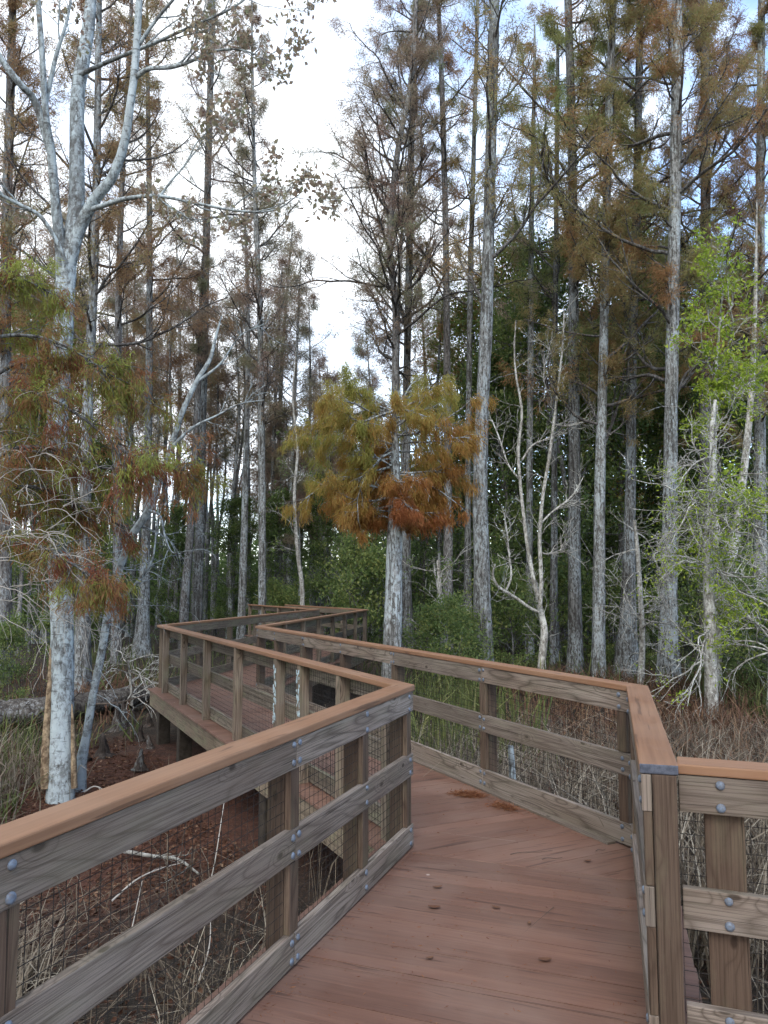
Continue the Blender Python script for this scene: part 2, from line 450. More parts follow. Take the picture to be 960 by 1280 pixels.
def board(name, a, b, wax, width, thick, mats, parent=None, origin=(0, 0, 0), skew0=0.0, skew1=0.0, bev=.004, endmat=False, warp=0.0, chamf=None):
    """A sawn board from a to b (3-D centre line); wax = direction of its width."""
    a = Vector(a); b = Vector(b); x = (b - a); L = x.length; x.normalize()
    y = Vector(wax); y = (y - x * y.dot(x)).normalized(); z = x.cross(y)
    bm = bmesh.new()
    ns = max(1, int(L / .45)) if warp else 1
    rows = []
    ph = RNG.uniform(0, 6.28)
    for i in range(ns + 1):
        t = i / ns; row = []
        for yy, zz in ((-1, -1), (1, -1), (1, 1), (-1, 1)):
            yv = yy * width / 2; zv = zz * thick / 2
            xx = t * L + (skew0 * yv * (1 - t) + skew1 * yv * t)
            w = warp * math.sin(t * 3.1 + ph)
            row.append(bm.verts.new((xx, yv + w, zv + w * .7)))
        rows.append(row)
    for i in range(ns):
        for k in range(4):
            bm.faces.new((rows[i][k], rows[i][(k + 1) % 4], rows[i + 1][(k + 1) % 4], rows[i + 1][k]))
    bm.faces.new(rows[0]); bm.faces.new(list(reversed(rows[-1])))
    bmesh.ops.recalc_face_normals(bm, faces=bm.faces)
    if bev:
        ed = [e for e in bm.edges if len(e.link_faces) == 2 and e.calc_face_angle(0) > .5]
        bmesh.ops.bevel(bm, geom=ed, offset=bev, segments=2, profile=.6, affect='EDGES')
    uvl = bm.loops.layers.uv.new('UVMap')
    ou, ov = RNG.uniform(0, 30), RNG.uniform(0, 30)
    for f in bm.faces:
        n = f.normal; ax = max(range(3), key=lambda i: abs(n[i]))
        if endmat and ax == 0: f.material_index = 1
        for lp in f.loops:
            c = lp.vert.co
            if ax == 2: uv = (c.x + ou, c.y + ov)
            elif ax == 1: uv = (c.x + ou, c.z + ov + .31)
            else: uv = (c.y * .3 + ou, c.z + ov)
            lp[uvl].uv = uv
    mt = Matrix((( x.x, y.x, z.x, a.x - origin[0]), (x.y, y.y, z.y, a.y - origin[1]), (x.z, y.z, z.z, a.z - origin[2]), (0, 0, 0, 1)))
    bm.transform(mt)
    me = bpy.data.meshes.new(name); bm.to_mesh(me); bm.free()
    at = me.attributes.new('tint', 'FLOAT', 'FACE'); at.data.foreach_set('value', [RNG.uniform(.3, .7)] * len(me.polygons))
    if not isinstance(mats, (list, tuple)): mats = [mats]
    for m in mats: me.materials.append(m)
    o = bpy.data.objects.new(name, me); COL.objects.link(o)
    if parent is not None: o.parent = parent
    return o

def bolt_mesh():
    bm = bmesh.new()
    rings = [(.016, 0), (.016, .0025), (.0147, .0062), (.0103, .0093), (.0045, .0107)]
    prev = None
    for r, z in rings:
        ring = [bm.verts.new((r * math.cos(k * math.pi / 6), r * math.sin(k * math.pi / 6), z)) for k in range(12)]
        if prev:
            for k in range(12): bm.faces.new((prev[k], prev[(k + 1) % 12], ring[(k + 1) % 12], ring[k])).smooth = True
        prev = ring
    bm.faces.new(prev)
    me = bpy.data.meshes.new('bolt'); bm.to_mesh(me); bm.free(); me.materials.append(M['bolt'])
    return me
BOLT = bolt_mesh()

def bolt(parent, loc, nrm):
    o = bpy.data.objects.new('bolt', BOLT); COL.objects.link(o); o.parent = parent
    o.location = loc; o.rotation_euler = Vector(nrm).to_track_quat('Z', 'Y').to_euler()
    o.rotation_euler.rotate_axis('Z', RNG.uniform(0, 3))
    k = RNG.uniform(.88, 1.08); o.scale = (k, k, RNG.uniform(.8, 1.1))
    return o

class V2:
    pass

def railing(label, P, Q, side, posts, joints=(), near=True, skews=(0, 0), board_ext=(0, 0), bolts=True, wire_ext=None,
            filler=False, post_w=.09, group='timber railings along the boardwalk', base=-.30, bot=0.0, endcap=False, wire_pitch=.05, mats=None, rough_ends=False):
    """side=+1: the deck lies to the right of P->Q."""
    P = Vector((P[0], P[1])); Q = Vector((Q[0], Q[1])); u = (Q - P); L = u.length; u.normalize()
    n = Vector((u.y, -u.x)) * side
    u3 = Vector((u.x, u.y, 0)); n3 = Vector((n.x, n.y, 0)); org = Vector((P.x, P.y, 0))
    root = thing('railing', label, 'railing', org, 0, group)
    def pt(t, off, z): return org + u3 * t + n3 * off + Vector((0, 0, z))
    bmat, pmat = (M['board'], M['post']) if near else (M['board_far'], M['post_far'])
    if mats: bmat, pmat = mats
    # cap
    sk = -side
    board('cap_rail', pt(0, 0, H_CAP - CAP_T / 2), pt(L, 0, H_CAP - CAP_T / 2), n3, CAP_W, CAP_T, [M['cap'], M['endgrain']], root, org,
          skews[0], skews[1], .006, endcap)
    for t in posts:
        board('post', pt(t, -.0185, base), pt(t, -.0185, H_CAP - CAP_T - .001), u3, post_w, .089, pmat, root, org, bev=.005)
        if filler:
            for z0, z1 in ((Z_KICK[1] + .002, Z_MID[0] - .002), (Z_MID[1] + .002, Z_TOP[0] - .002)):
                board('filler_block', pt(t, .0435, z0 + bot), pt(t, .0435, z1 + bot), u3, post_w - .004, .031, pmat, root, org, bev=.003)
    cuts = [board_ext[0]] + list(joints) + [L + board_ext[1]]
    for kind, (z0, z1) in (('rail_board', Z_TOP), ('rail_board', Z_MID), ('kick_board', Z_KICK)):
        for i in range(len(cuts) - 1):
            a, b = cuts[i] + (.0025 if i else 0), cuts[i + 1] - (.0025 if i < len(cuts) - 2 else 0)
            dz = RNG.uniform(-.005, .003) if near and kind == 'rail_board' and z1 < .8 else 0
            zc = (z0 + z1) / 2 + dz + (bot if z1 < .3 else 0)
            bd = board(kind, pt(a, .0458, zc), pt(b, .0458, zc + RNG.uniform(-.002, .002) * (1 if z1 < .8 else 0)), (0, 0, 1), z1 - z0, .037, bmat, root, org, warp=.0015 if near else 0)
            if bolts:
                for t in posts:
                    if not (a - .06 < t < b + .06): continue
                    tt = min(max(t, a + .028), b - .028)
                    if abs(tt - t) < .02 and near: tt += RNG.uniform(-.012, .012)
                    for zz in (zc - .042, zc + .042):
                        bolt(bd, pt(tt, .064, zz + RNG.uniform(-.005, .005)) - org, n3)
    # wire mesh between the boards and the posts
    g = Geo(); w0, w1 = wire_ext or (0, L); hw = .0012 if near else .0013; off = .0235
    def bar(c0, c1, a, b):
        V = []
        for c in (c0, c1):
            for s, q in ((-1, -1), (1, -1), (1, 1), (-1, 1)): V.append(c + a * (s * hw) + b * (q * hw * .5))
        g.add([tuple(x) for x in V], [[0, 1, 5, 4], [1, 2, 6, 5], [2, 3, 7, 6], [3, 0, 4, 7]])
    k = int((w1 - w0) / wire_pitch)
    for i in range(k + 1):
        t = w0 + i * wire_pitch
        q = RNG.uniform(-.003, .003)
        bar(pt(t, off, .05), pt(t + q, off, 1.0), u3, n3)
    z = .05
    while z < 1.0:
        bar(pt(w0, off, z), pt(w1, off, z + RNG.uniform(-.003, .003)), Vector((0, 0, 1)), n3); z += wire_pitch
    g.build('wire_mesh', M['wire'], root, org)
    return root, pt

def tpix(P, Q, px, off=0.0):
    """distance along P->Q at which the line (shifted by off to its right) crosses photo column px"""
    P = Vector(P); Q = Vector(Q); u = (Q - P).normalized(); n = Vector((u.y, -u.x)); P = P + n * off
    k = (px - CX) / F / (CP - 0 * SP)   # x/y of the column (pitch is small; exact at the horizon)
    k = (px - CX) / F * CP
    return (k * P.y - P.x) / (u.x - k * u.y)

A = (.134, 5.345); B = (-3.79, 13.21); C = (1.715, 5.29); D = (-2.07, 12.91)
KC, KD = C, D
E = (-1.88, 21.9); Fp = (-.50, 21.5); G = (-4.75, 27.3)
U1 = Vector((.350, .937)); N1 = Vector((.937, -.350))
S_END = (1.045, 3.0)      # near end of the short return railing
L0 = Vector(A) - U1 * 6.4 # the near railing runs on past the photographer

def dirof(p, q): return (Vector(q) - Vector(p)).normalized()
def miter(p, q, r):
    """skew of a board's end at q in a path p->q->r (offset along travel per unit of right-hand width)"""
    a = dirof(p, q); b = dirof(q, r)
    ang = math.atan2(a.x * b.y - a.y * b.x, a.dot(b))   # + = turns left
    return math.tan(ang / 2)

# widths run along n3 = side * right-hand normal. board() y axis = n3.
# a left turn makes the right-hand edge longer.
def sk_end(p, q, r, side): return miter(p, q, r) * side
def sk_start(o, p, q, side): return -miter(o, p, q) * side

t_l = [6.4 - 5.6, 6.4 - 4.3] 
LA = (L0.x, L0.y)
posts_near = [.35, 1.75] + [tpix(LA, A, px, -.0) for px in (7, 358, 446)] + [6.4 - .062]
j_near = [tpix(LA, A, 369, .06)]
near_rail, pt_near = railing('nearest timber railing, its wide tan cap sloping across the lower left', LA, A, 1, posts_near,
        joints=[posts_near[3]], near=True, skews=(0, sk_end(LA, A, B, 1)), board_ext=(0, .01), filler=True)

lp2 = [tpix(A, B, px, -.09) for px in (402, 342, 292, 254, 226, 204)]
L2 = (Vector(B) - Vector(A)).length
posts_2l = [.18, 1.0, 1.9] + [t for t in lp2 if t > 2.3]
posts_2l = sorted(posts_2l)
print('posts 2l', [round(t, 2) for t in posts_2l], round(L2, 2))
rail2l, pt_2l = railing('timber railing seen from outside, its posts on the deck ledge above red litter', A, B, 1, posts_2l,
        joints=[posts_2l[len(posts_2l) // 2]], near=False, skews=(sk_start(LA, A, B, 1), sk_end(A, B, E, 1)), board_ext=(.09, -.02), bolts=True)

# right railing of the second run (C -> D): deck to the left
posts_2r = [.10] + [tpix(C, D, px) for px in (608, 497, 432, 385, 349)] + [(Vector(D) - Vector(C)).length - .08]
print('posts 2r', [round(t, 2) for t in posts_2r])
rail2r, pt_2r = railing('long timber railing right of the deck, reeds showing through its wire mesh', C, D, -1, posts_2r,
        joints=[posts_2r[1], posts_2r[2], posts_2r[4]], near=True, skews=(sk_start(S_END, C, D, -1), sk_end(C, D, Fp, -1)), board_ext=(.0, -.02), filler=True)
# short return railing
SL = (Vector(C) - Vector(S_END)).length
rail_s, pt_s = railing('short timber railing coming towards the viewer, ending in a post and dark sawn cap', S_END, C, -1, [.047, SL - .16],
        near=True, skews=(0, sk_end(S_END, C, D, -1)), board_ext=(0.001, .0), filler=True, endcap=True)
# railing across the right side
RS = Vector((1.143, 3.075)); RE = RS + N1 * 4.2
rail_r, pt_r = railing('timber railing at the far right edge with big bluish bolts beside the end post', tuple(RS), tuple(RE), 1, [.16, 1.75, 3.2],
        near=True, skews=(0, 0), board_ext=(0.004, 0), post_w=.14, bot=.04)
# third run
posts_3l = [.1, 1.5, 2.9, 4.3, 5.7, 7.1, 8.4]
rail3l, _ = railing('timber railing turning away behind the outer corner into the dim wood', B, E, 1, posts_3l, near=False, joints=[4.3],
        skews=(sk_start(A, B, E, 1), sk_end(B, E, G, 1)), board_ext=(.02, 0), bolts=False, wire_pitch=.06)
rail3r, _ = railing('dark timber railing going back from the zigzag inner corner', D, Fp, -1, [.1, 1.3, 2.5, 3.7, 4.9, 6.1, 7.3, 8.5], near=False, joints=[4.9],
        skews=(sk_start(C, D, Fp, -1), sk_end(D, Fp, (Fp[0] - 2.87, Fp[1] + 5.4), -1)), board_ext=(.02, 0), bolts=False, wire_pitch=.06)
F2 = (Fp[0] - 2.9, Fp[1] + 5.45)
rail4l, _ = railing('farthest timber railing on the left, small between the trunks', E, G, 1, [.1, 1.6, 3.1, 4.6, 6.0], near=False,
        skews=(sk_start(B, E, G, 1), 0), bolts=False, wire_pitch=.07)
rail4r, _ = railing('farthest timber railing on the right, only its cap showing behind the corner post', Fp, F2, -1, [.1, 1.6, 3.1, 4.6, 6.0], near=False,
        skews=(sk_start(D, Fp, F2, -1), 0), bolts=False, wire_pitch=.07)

# pale blue lichen / flaking paint on two outer posts of the second run
g = Geo(); rl = np.random.default_rng(3)
for t, zs in ((posts_2l[-5] if len(posts_2l) > 5 else 3., (.42, .98)), (posts_2l[-6] if len(posts_2l) > 6 else 2., (.6, .98))):
    for k in range(26):
        z = rl.uniform(*zs); c = pt_2l(t + rl.uniform(-.04, .04), -.0655, z)
        w, h = rl.uniform(.008, .022), rl.uniform(.012, .04)
        uu = (Vector(B) - Vector(A)).normalized(); ux = Vector((uu.x, uu.y, 0))
        ang = np.linspace(0, 6.28, 7)[:-1]; rr = rl.uniform(.6, 1.1, 6)
        V = [c + ux * float(w * np.cos(a) * r) + Vector((0, 0, float(h * np.sin(a) * r))) for a, r in zip(ang, rr)]
        nn = Vector((-uu.y, uu.x, 0)) * .002
        V2_ = [v + nn for v in V]
        allv = [tuple(v - Vector((A[0], A[1], 0))) for v in V + V2_]
        g.add(allv, [[6, 7, 8, 9], [6, 9, 10, 11]]); g.add(allv, [[i, (i + 1) % 6, 6 + (i + 1) % 6, 6 + i] for i in range(6)])
g.build('lichen_crust', M['lichen_blue'], rail2l)

# ---------------------------------------------------------------- deck
def clip_poly(poly, p, n):
    """keep the part of a 2-D polygon with (x-p).n <= 0"""
    out = []
    for i in range(len(poly)):
        a, b = poly[i], poly[(i + 1) % len(poly)]
        da, db = (a - p).dot(n), (b - p).dot(n)
        if da <= 0: out.append(a)
        if (da < 0 < db) or (db < 0 < da): out.append(a + (b - a) * (da / (da - db)))
    return out

def deck_boards(g, dirv, halfplanes, rng, w=.1395, gap=.0023, thick=.025, lo=-30, hi=30, ragged=0.0):
    """boards laid across the walking direction dirv inside the convex region given by halfplanes"""
    n = Vector((dirv.y, -dirv.x))
    s = lo
    while s < hi:
        base = dirv * s
        strip = [base + n * -40, base + n * 40, base + dirv * w + n * 40, base + dirv * w - n * 40]
        s += w + gap
        rg = rng.uniform(-ragged, ragged)
        for p, h in halfplanes:
            strip = clip_poly(strip, p + h * rg, h)
            if len(strip) < 3: break
        if len(strip) < 3: continue
        k = len(strip); ou, ov = rng.uniform(0, 40), rng.uniform(0, 40)
        top = rng.uniform(-.0012, .0012)
        c = sum(strip, Vector((0, 0))) / k
        inner = [c + (q - c) - (q - c).normalized() * .0018 for q in strip]
        V = [(q.x, q.y, top) for q in inner] + [(q.x, q.y, top - .002) for q in strip] + [(q.x, q.y, -thick) for q in strip]
        tint = rng.uniform(0.1, .95)
        fs = [list(range(k))]
        def uvf(f): return [((V[i][0] * n.x + V[i][1] * n.y) + ou, (V[i][0] * dirv.x + V[i][1] * dirv.y) + ov + V[i][2]) for i in f]
        area = abs(sum(strip[i].x * strip[(i + 1) % k].y - strip[(i + 1) % k].x * strip[i].y for i in range(k))) / 2
        if area < 2e-4: continue
        faces = []
        f0 = list(range(k))
        for i in range(k):
            j = (i + 1) % k
            faces.append([i, k + i, k + j, j]); faces.append([k + i, 2 * k + i, 2 * k + j, k + j])
        g.add(V, [f0], 0, tint, uv=np.array(uvf(f0), dtype=np.float32))
        g.add(V, faces, 0, tint, uv=np.array(sum((uvf(f) for f in faces), []), dtype=np.float32))

def hp(p, q, off, keep_right=True):
    """half-plane bounded by line p->q shifted by off to its left; keeps the right-hand side"""
    p = Vector(p); q = Vector(q); u = (q - p).normalized(); l = Vector((-u.y, u.x))
    if keep_right: return (p + l * off, l)
    return (p - l * off, -l)

OUT = .17
U2 = dirof(A, B); U3 = dirof(B, E); U4 = dirof(E, G)
J1 = Vector((.19, 5.23)); rng = random.Random(5)
D_tip = Vector((-2.15, 12.9)); E_tip = Vector((-1.80, 21.9))
walk = bpy.data.objects.new('boardwalk', None); COL.objects.link(walk)
tag(walk, 'reddish brown plank boardwalk zigzagging away into the swamp forest', 'boardwalk', kind='structure')
def run_part(name, dirv, planes, origin, **kw):
    g = Geo(); deck_boards(g, dirv, planes, rng, **kw)
    return g.build(name, M['deck'], walk)
s_plat = Vector(RS).dot(U1) + OUT
s_J = J1.dot(U1)
left1 = hp(LA, A, OUT)
right_s = hp(S_END, C, OUT, False)
offs = (s_J % .1418)
# near platform and the corridor as one deck: boards aligned with the joint
run_part('deck', U1, [left1, (U1 * s_plat, U1), (U1 * -2.2, -U1), (N1 * 5.2, N1)], 0, lo=s_J - .1418 * 60)
n_b = math.floor((s_J - s_plat) / .1418)
run_part('deck', U1, [left1, right_s, (U1 * (s_J - .006), U1), (U1 * (s_plat + .005), -U1)], 0, lo=s_J - .1418 * 60, ragged=.004)
run_part('deck', U2, [hp(A, B, OUT), hp(C, D, OUT, False), right_s, (J1 + U1 * .004, -U1), (D_tip - U3 * .003, U3)], 0, ragged=.003)
run_part('deck', U3, [hp(B, E, OUT), hp(D, Fp, OUT, False), hp(A, B, OUT), (D_tip + U3 * .003, -U3), (E_tip, U3), ], 0)
run_part('deck', U4, [hp(E, G, OUT), hp(Fp, F2, OUT, False), hp(D, Fp, OUT, False), (E_tip + U3 * .003, -U3), (Vector(G), U4)], 0)

def fascia(p, q, off, side):
    """fascia board under the deck edge along p->q"""
    p = Vector(p); q = Vector(q); u = (q - p).normalized(); l = Vector((-u.y, u.x)) * side
    a = p + l * off; b = q + l * off
    L = (b - a).length; k = max(1, round(L / 3.6))
    for i in range(k):
        x0 = a + u * (L * i / k + .003); x1 = a + u * (L * (i + 1) / k - .003)
        board('fascia_board', (x0.x, x0.y, -.155), (x1.x, x1.y, -.155), (0, 0, 1), .235, .04, M['fascia'], walk, bev=.005)
FO = OUT - .045
u2 = U2
fascia(Vector(A) + U2 * .0, Vector(B) + U2 * .10, FO, 1)
fascia(Vector(LA), Vector(A) - U1 * .03, FO, 1)
fascia(Vector(B) + U3 * .10, Vector(E), FO, 1)
fascia(Vector(C) + U2 * .05, Vector(D), FO, -1)
fascia(S_END, Vector(C), FO - .02, -1)
fascia(Vector(RS) + N1 * .12, Vector(RE), FO - .02, 1)
fascia(Vector(D), Vector(Fp), FO, -1)
# inner joists (three lines) under the second run and round/square piles
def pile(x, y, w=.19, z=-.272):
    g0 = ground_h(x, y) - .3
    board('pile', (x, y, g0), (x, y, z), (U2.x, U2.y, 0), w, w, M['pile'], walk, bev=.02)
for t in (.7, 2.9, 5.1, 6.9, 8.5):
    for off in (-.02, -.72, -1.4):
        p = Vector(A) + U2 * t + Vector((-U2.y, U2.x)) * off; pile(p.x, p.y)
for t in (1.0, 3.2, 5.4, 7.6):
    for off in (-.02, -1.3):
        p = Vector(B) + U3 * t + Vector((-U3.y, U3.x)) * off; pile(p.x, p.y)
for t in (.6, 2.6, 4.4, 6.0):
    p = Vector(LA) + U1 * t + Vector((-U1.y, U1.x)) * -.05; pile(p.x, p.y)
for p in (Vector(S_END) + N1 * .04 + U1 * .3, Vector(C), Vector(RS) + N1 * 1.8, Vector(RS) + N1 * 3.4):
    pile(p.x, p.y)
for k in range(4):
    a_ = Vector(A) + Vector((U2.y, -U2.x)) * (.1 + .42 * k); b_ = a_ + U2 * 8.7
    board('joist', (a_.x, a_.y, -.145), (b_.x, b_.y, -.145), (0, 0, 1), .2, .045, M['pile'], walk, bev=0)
# grey timber sill strip along the foot of the right railing
u_ = dirof(C, D); l_ = Vector((-u_.y, u_.x))
a_ = Vector(C) + u_ * .17 + l_ * .106; b_ = a_ + u_ * 7.6
board('base_strip', tuple(a_ - Vector((C[0], C[1]))) + (.006,), tuple(b_ - Vector((C[0], C[1]))) + (.006,), (l_.x, l_.y, 0), .076, .022, M['board'], rail2r, bev=.004)

# ---------------------------------------------------------------- small things lying on the deck
rn = np.random.default_rng(21)
def needle_clump(px0, px1, label, n):
    c0 = at_z(*px0, 0); c1 = at_z(*px1, 0); c = (c0 + c1) / 2
    g = Geo(); ax = np.array(c1 - c0)
    t = np.clip(rn.normal(.5, .22, n), 0, 1)[:, None]
    Cn = np.array(c0) + ax * t + rn.normal(0, .028, (n, 3)) * np.array([1, 1, 0])
    Cn[:, 2] = .006 + np.abs(rn.normal(0, .012, n))
    Dn = rn.normal(0, 1, (n, 3)) * np.array([1, 1, .25])
    add_leaves(g, rn, Cn, Dn, .055, .004, 0, rn.uniform(0, 1, n), .2)
    o = g.build('needle_clump', M['needle_dead'], None, c); o.location = c
    tag(o, label, 'needle clump', 'clumps of dead needles on the deck'); return o
needle_clump((566, 993), (606, 997), 'larger clump of dead rust brown cypress needles on the deck', 1100)
needle_clump((614, 1006), (646, 1015), 'smaller clump of dead rust brown needles lying nearer the right railing', 520)

def fallen_leaf(px, ln, az, label, tint, curl=.35):
    c = at_z(*px, .004); g = Geo(); k = 7; V = []; fs = []
    for i in range(k):
        t = i / (k - 1); w = math.sin(math.pi * min(1, t * .92 + .06)) ** .8 * ln * .28
        x = (t - .5) * ln; zc = abs(t - .5) ** 2 * ln * curl * 1.6
        V += [(x, -w, zc + w * curl), (x, 0, zc), (x, w, zc + w * curl * .8)]
    for i in range(k - 1):
        for j in range(2): fs.append([i * 3 + j, i * 3 + j + 3, i * 3 + j + 4, i * 3 + j + 1])
    V += [(-ln * .5, 0, ln * .1), (-ln * .75, ln * .03, ln * .14), (-ln * .75, ln * .045, ln * .14), (-ln * .5, ln * .015, ln * .1)]
    fs.append([k * 3, k * 3 + 1, k * 3 + 2, k * 3 + 3])
    g.add(V, fs, 0, tint)
    o = g.build('fallen_leaf', M['litter']); o.location = c; o.rotation_euler = (0, 0, az)
    tag(o, label, 'leaf', 'dead leaves lying on the deck')
zx = lambda X, Y: (440 + X * 380 / 960, 960 + Y * 320 / 808)
fallen_leaf(zx(270, 377), .06, .2, 'curled dark dead leaf on the deck near the corner of the left railing', .72)
fallen_leaf(zx(260, 441), .07, -.1, 'narrow dead leaf lying second nearest to the left railing', .66)
fallen_leaf(zx(455, 441), .05, -.5, 'brown dead leaf in the middle of the deck', .7)
fallen_leaf(zx(610, 607), .065, .05, 'broad reddish dead leaf at front on the deck, nearest the viewer', .62)
fallen_leaf(zx(246, 600), .04, .4, 'tiny dead leaf at the front left of the deck', .7)
fallen_leaf(zx(560, 490), .035, 1.3, 'tiny curled leaf scrap right of centre on the deck', .75)
fallen_leaf(zx(745, 294), .05, .3, 'small dead leaf close to the end post of the long right railing', .68)
def twig(px0, px1, label, r=.0022):
    a, b = at_z(*px0, .005), at_z(*px1, .005); P = [a + (b - a) * t + Vector((0, 0, .003 * math.sin(t * 7))) + Vector((0, .008 * math.sin(t * 5), 0)) for t in np.linspace(0, 1, 7)]
    g = Geo(); add_tube(g, [tuple(p) for p in P], np.linspace(r, r * .5, 7), 5)
    o = g.build('twig', M['twig_dark'], None, a); o.location = a; tag(o, label, 'twig', 'twigs lying on the deck')
twig(zx(500, 272), zx(632, 259), 'long thin dark twig lying across the deck beyond the board joint')
twig(zx(600, 288), zx(664, 281), 'short dark twig on the deck just nearer than the long one')
twig(zx(770, 262), zx(800, 255), 'shortest dark twig by the foot of the right railing')

# dead needles and crumbs scattered thinly over the deck, thicker along the feet of the railings
n_ = 1500
a1 = rn.uniform(0, 1, n_); Pn = np.zeros((n_, 3))
for i in range(n_):
    r_ = rn.uniform()
    if r_ < .35: s_, w_ = rn.uniform(.8, 4.9), rn.uniform(-1.66, -.15)
    elif r_ < .5: s_, w_ = rn.uniform(1.0, 5.0), -1.66 + abs(rn.normal(0, .05))
    elif r_ < .75:
        q = Vector(C) + U2 * rn.uniform(.3, 7.0) + Vector((-U2.y, U2.x)) * rn.uniform(.12, 1.25); Pn[i] = (q.x, q.y, .003); continue
    else:
        q = Vector(C) + U2 * rn.uniform(.2, 7.0) + Vector((-U2.y, U2.x)) * (.135 + abs(rn.normal(0, .035))); Pn[i] = (q.x, q.y, .003); continue
    q = U1 * s_ + N1 * w_; Pn[i] = (q.x, q.y, .003)
Pn[:, 2] += rn.uniform(0, .003, n_)
g = Geo(); add_leaves(g, rn, Pn, rn.normal(0, 1, (n_, 3)) * np.array([1, 1, .03]), .026, .0034, 0, rn.uniform(0, 1, n_), .02)
o = g.build('needle_litter', M['needle_dead']); tag(o, 'thin scatter of dead cypress needles over the deck', 'needle litter', kind='stuff')
# ---------------------------------------------------------------- ground
g = Geo()
xs = np.concatenate([np.linspace(-300, -16, 14), np.arange(-15, 15.1, .5), np.linspace(16, 300, 14)])
ys = np.concatenate([np.linspace(-60, -4, 10), np.arange(-3, 40, .5), np.linspace(41, 400, 18)])
X, Y = np.meshgrid(xs, ys, indexing='ij')
Z = ground_hv(X, Y)
nx, ny = X.shape
i, j = np.meshgrid(np.arange(nx - 1), np.arange(ny - 1), indexing='ij')
b0 = (i * ny + j).ravel()
g.add(np.stack([X, Y, Z], -1).reshape(-1, 3), np.stack([b0, b0 + ny, b0 + ny + 1, b0 + 1], 1), smooth=True)
o = g.build('ground', M['ground']); tag(o, 'dark leaf strewn swamp floor', 'ground', kind='structure')
# ---------------------------------------------------------------- trees
def trunk_path(pix, d, widths, top_z=None, lean=(0, 0)):
    """pixel path (bottom to top) at distance d -> smooth world path and radii; carried on to top_z and down to the ground"""
    ds = d if hasattr(d, '__len__') else [d] * len(pix)
    P = [at_depth(x, y, dd) for (x, y), dd in zip(pix, ds)]
    r = [w * .42 * dd / F for w, dd in zip(widths, ds)]
    gz = ground_h(P[0].x, P[0].y)
    P[0].z = gz - .12
    if top_z:
        top_z = max(top_z, P[-1].z + 2.2)
        q = P[-1]; p = P[-2]; k = (q - p).normalized(); dz = top_z - q.z
        k.z = max(k.z, .9)
        e = q + Vector((k.x * dz * .6, k.y * dz * .6, dz)); P.append(e); r.append(max(.03, r[-1] * .35))
    return P, r, gz

def flutes(P, sides, rng, amt, hgt, z0, rough=.05):
    a = np.linspace(0, 2 * np.pi, sides, endpoint=False)
    k1, k2 = rng.integers(3, 6), rng.integers(6, 9); p1, p2 = rng.uniform(0, 6.28, 2)
    f = (np.cos(k1 * a + p1) * .6 + np.cos(k2 * a + p2) * .4)
    h = np.exp(-np.maximum(P[:, 2] - z0, 0) / hgt)[:, None]
    tw = P[:, 2][:, None] * .15
    low = np.cos(2 * a[None, :] + tw * 2 + p1) * .03 + np.cos(3 * a[None, :] - tw * 3 + p2) * .025
    return 1 + amt * f[None, :] * h + low + rng.normal(0, rough * .5, (len(P), sides))


CYPRESS_UP = dict(kids=[7, 3], ratio=.42, angle=(25, 60), wander=.13, up=[.75, .35, -.05], seg=.28, sides=5, tip=.3, rmin=.006)

def cypress_crown(gw, gl, rng, path, radii, z0, z1, n, Lmax, per_site, leaf_l, leaf_w, droop=.5, cfg=CYPRESS_UP, tone=.5, spread=.12, elev=(5, 40), low_bare=.0, azim=None):
    """limbs with drooping feathery needles along the upper trunk"""
    Z = path[:, 2]; z1 = Z[-1] - .3
    tubes = []; sites = []
    for i in range(n):
        t = (i + rng.uniform(0, 1)) / n
        z = z0 + (z1 - z0) * t
        k = np.interp(z, Z, np.arange(len(Z))); i0 = int(min(k, len(Z) - 2)); f = k - i0
        p = path[i0] * (1 - f) + path[i0 + 1] * f; rr = radii[i0] * (1 - f) + radii[i0 + 1] * f
        az = rng.uniform(0, 2 * np.pi) if azim is None else rng.normal(azim[0], azim[1])
        el = R(rng.uniform(*elev))
        L = Lmax * (1 - .72 * t ** 1.4) * rng.uniform(.3, 1.4)
        d = (math.cos(az) * math.cos(el), math.sin(az) * math.cos(el), math.sin(el))
        s = []
        branch(rng, p, d, L, max(min(rr * .45, .012 + L * .012), .01), 0, cfg, tubes, s)
        if rng.uniform() > low_bare * (1 - t): sites += [(q, dd, i) for q, dd, l in s]
    put_tubes(gw, tubes, 0, minr=.004)
    if sites:
        C = np.array([s[0] for s in sites]); D = np.array([s[1] for s in sites]); br = np.array([s[2] for s in sites])
        bt = rng.normal(0, .26, n + 1)
        k = per_site
        C = np.repeat(C, k, 0) + rng.normal(0, spread, (len(C) * k, 3)) * np.array([1, 1, .8])
        C[:, 2] -= np.abs(rng.normal(0, spread * .6, len(C)))
        D = np.repeat(D, k, 0) * .6 + np.array([0, 0, -droop])
        tt = np.clip(tone + np.repeat(bt[br], k) + rng.normal(0, .14, len(C)), 0, 1)
        add_leaves(gl, rng, C, D, leaf_l, leaf_w, 0, tt, .45)

